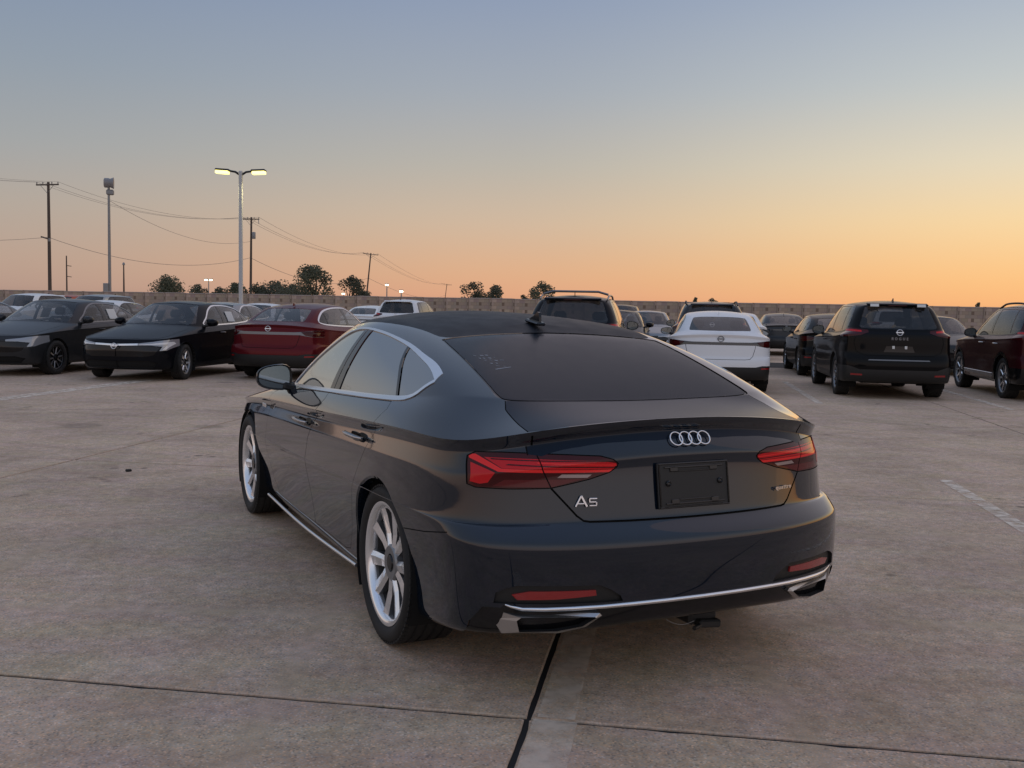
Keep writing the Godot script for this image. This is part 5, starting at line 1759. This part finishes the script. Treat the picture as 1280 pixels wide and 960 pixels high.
	# bonnet, fuel flap seam left plain; nose lamps and grille
	r = split(body, poly([[-.1, -3.60], [.42, -3.55], [.66, -3.42], [.74, -3.1], [.77, -2.5], [.74, -2.27], [.4, -2.42], [-.1, -2.47]]), 2, func(c, n): return n.y > .5 and c.z < -2.2)
	body = r[1]
	piece("bonnet", r[0].pushed(.001).both(), paint, car)
	r = split(body, poly([[-.1, .62], [.30, .63], [.42, .55], [.40, .36], [-.1, .34]]), 1, on_nose)
	body = r[1]
	piece("grille", inset(r[0], .02).both(), M.gloss_black, car)
	r = split(body, poly([[.47, .635], [.62, .665], [.86, .68], [.86, .61], [.62, .57], [.5, .575]]), 1, on_nose)
	body = r[1]
	sides("headlamp", r[0], M.head_clear, car)
	r = split(body, curve([Vector2(0, -.262), Vector2(.34, -.25), Vector2(.53, -.24), Vector2(.575, -.36), Vector2(.61, -.7), Vector2(.605, -1.1), Vector2(.575, -1.42), Vector2(.47, -1.6), Vector2(.26, -1.72), Vector2(0, -1.745), Vector2(-.1, -1.745), Vector2(-.1, -.262)], true, 3), 2, on_top)
	body = r[1]
	piece("roof", r[0].both(), M.roof_paint, car)
	piece("body", body.both(), paint, car)
	# sill strip of bright metal
	var sill := Soup.new()
	var spts := []
	for t in 17:
		var z := lerpf(-2.28, -.42, t / 16.0)
		spts.append(Vector3(.886 - .004 * cos(TAU * t / 16.0), .207 + .012 * pow(absf(z + 1.35) / .9, 2.0), z))
	sill.tube(spts, .0085, 8)
	sides("sill_strip", sill, M.satin, car)
	# short bright metal strip on each fender behind the front wheel, small bright ends at the rear wheel
	for sd in [1.0, -1.0]:
		piece("fender_strip", Soup.new().box(Vector3(sd * .902, .775, -2.31), Vector3(.006, .022, .10), Basis.IDENTITY, .002), M.satin, car)
	# underside and cabin
	var under := Soup.new().box(Vector3(0, .27, -1.38), Vector3(1.15, .12, 4.1))
	under.box(Vector3(0, .24, -1.4), Vector3(1.66, .05, 2.0))
	piece("underside", under, M.gap, car)
	var cab := Soup.new().box(Vector3(0, .36, -1.0), Vector3(1.5, .04, 2.4))
	cab.box(Vector3(0, .80, -1.95), Vector3(1.45, .30, .5), Basis(Vector3.RIGHT, .15), .06)
	cab.box(Vector3(.80, .66, -.9), Vector3(.04, .56, 2.2)); cab.box(Vector3(-.80, .66, -.9), Vector3(.04, .56, 2.2))
	piece("cabin_lining", cab, M.cabin, car)
	for x in [-.37, .37]:
		seat_at(car, Vector3(x, .30, -1.20), .50)
	seat_at(car, Vector3(0, .30, -.42), 1.2, false)
	var sw := piece("steering_wheel", Soup.new().add(ring_soup(.18, .016), Transform3D(Basis(Vector3.RIGHT, -.45), Vector3(-.37, .86, -1.62))), M.cabin, car)
	# mirrors, antenna
	mirror_house(car, Vector3(.950, .982, -1.80), Vector3(.205, .142, .125), paint)
	var ant := Soup.new()
	ant.prism(poly([[-.075, 0], [.045, 0], [.042, .028], [.034, .048], [.020, .050], [-.022, .024]]), Vector3(.006, 1.338, -.40), Vector3(0, -.13, 1).normalized(), Vector3.UP, Vector3.RIGHT, .012)
	var base := Soup.new()
	base.box(Vector3(0, 1.335, -.41), Vector3(.05, .016, .14), Basis(Vector3.RIGHT, .13), .007)
	var fin := piece("antenna", ant, M.gloss_black, car)
	piece("antenna_foot", base, M.gloss_black, fin)
	# badges
	var lean := Basis(Vector3.RIGHT, -.55)
	var emblem := empty("emblem", car)
	for k in 4:
		var rs := ring_soup(.0265, .0032)
		var o := piece("ring", rs, M.chrome, emblem)
		o.transform = Transform3D(lean, Vector3(-.0615 + .041 * k, .931, .8755))
	var badge := Soup.new()
	var bar := func(a: Vector2, b: Vector2, w: float):
		badge.box(Vector3((a.x + b.x) * .5, (a.y + b.y) * .5, 0), Vector3(a.distance_to(b) + w * .6, w, .005), Basis(Vector3.BACK, (b - a).angle()), .001)
	bar.call(Vector2(-.046, -.018), Vector2(-.024, .020), .0065)
	bar.call(Vector2(-.022, .020), Vector2(.0, -.018), .0085)
	bar.call(Vector2(-.036, -.008), Vector2(-.012, -.008), .005)
	for q in [[.042, .011, .013, .011], [.013, .011, .012, -.002], [.012, -.002, .038, -.002], [.041, -.004, .041, -.014], [.040, -.016, .012, -.016]]:
		bar.call(Vector2(q[0], q[1]), Vector2(q[2], q[3]), .005)
	var bd := piece("model_badge", badge, M.chrome, car)
	bd.transform = Transform3D(Basis(Vector3.UP, -.24) * Basis(Vector3.RIGHT, -.12) * Basis.from_scale(Vector3(.88, .92, 1)), Vector3(-.441, .723, .8845))
	letters("model_badge", "quattro", .0145, .004, M.chrome, car, Transform3D(Basis(Vector3.UP, .24) * Basis(Vector3.RIGHT, -.12) * Basis.from_scale(Vector3(1.35, 1, 1)), Vector3(.445, .722, .8835)))
	# empty plate holder
	var tilt := Transform3D(Basis(Vector3.RIGHT, -.155), Vector3(-.006, .765, .914))
	var plate := Soup.new().box(Vector3.ZERO, Vector3(.318, .166, .012), Basis.IDENTITY, .003)
	var holder := piece("plate_holder", plate, M.black_plastic, car)
	holder.transform = tilt
	var ribs := Soup.new()
	for y in [-1.0, 1.0]:
		ribs.box(Vector3(0, y * .066, .008), Vector3(.26, .006, .006), Basis.IDENTITY, .0015)
		ribs.box(Vector3(0, y * .052, .008), Vector3(.14, .004, .005), Basis.IDENTITY, .001)
		for x in [-1.0, 1.0]:
			ribs.box(Vector3(x * .088, y * .060, .008), Vector3(.034, .020, .006), Basis.IDENTITY, .002)
			ribs.box(Vector3(x * .152, y * .0, .007), Vector3(.006, .15, .006), Basis.IDENTITY, .0015)
	ribs.box(Vector3(0, .079, .007), Vector3(.31, .005, .006), Basis.IDENTITY, .0015)
	ribs.box(Vector3(0, -.079, .007), Vector3(.31, .005, .006), Basis.IDENTITY, .0015)
	piece("plate_rib", ribs, M.gloss_black, holder)
	for x in [-.115, .115]:
		var o := piece("plate_screw", Soup.new().lathe([[.011, -.002], [.011, .005], [.007, .008], [.004, .004], [0.0, .004]], 14), M.gloss_black, holder)
		o.transform = Transform3D(Basis(Vector3.UP, -PI / 2), Vector3(x, .008, .006))
	# the tow eye bracket that hangs under the bumper, with its loose wire
	var hang := Soup.new()
	hang.box(Vector3(.10, .262, .80), Vector3(.13, .10, .12), Basis(Vector3.BACK, .12), .012)
	hang.box(Vector3(.115, .215, .84), Vector3(.10, .03, .10), Basis(Vector3.BACK, -.1), .006)
	hang.tube([Vector3(.03, .212, .90), Vector3(.075, .214, .88)], .009, 8)
	var tow := piece("tow_bracket", hang, M.black_plastic, car)
	piece("wire", Soup.new().tube(Array(range(9)).map(func(i): return Vector3(-.10 + .016 * i, .262 - .005 * i + .0003 * i * i - .012 * sin(i / 8.0 * PI), .90)), .0016, 5), M.steel, tow)
	# wheels
	var wo := {"key": "hero", "r": .331, "rim": .2575, "w": .25, "seg": 72, "spokes": 5, "twin": true, "off": .026, "spread": .056, "sw0": .040, "sw1": .068, "rim_mat": M.alloy, "face_mat": M.alloy, "flank_mat": M.alloy_dark, "spin": .2}
	for z in [0.0, -2.825]:
		for sd in [true, false]:
			wheel(car, Vector3((.782 if sd else -.782), .331, z), sd, wo)
	if DUMP: print("done")
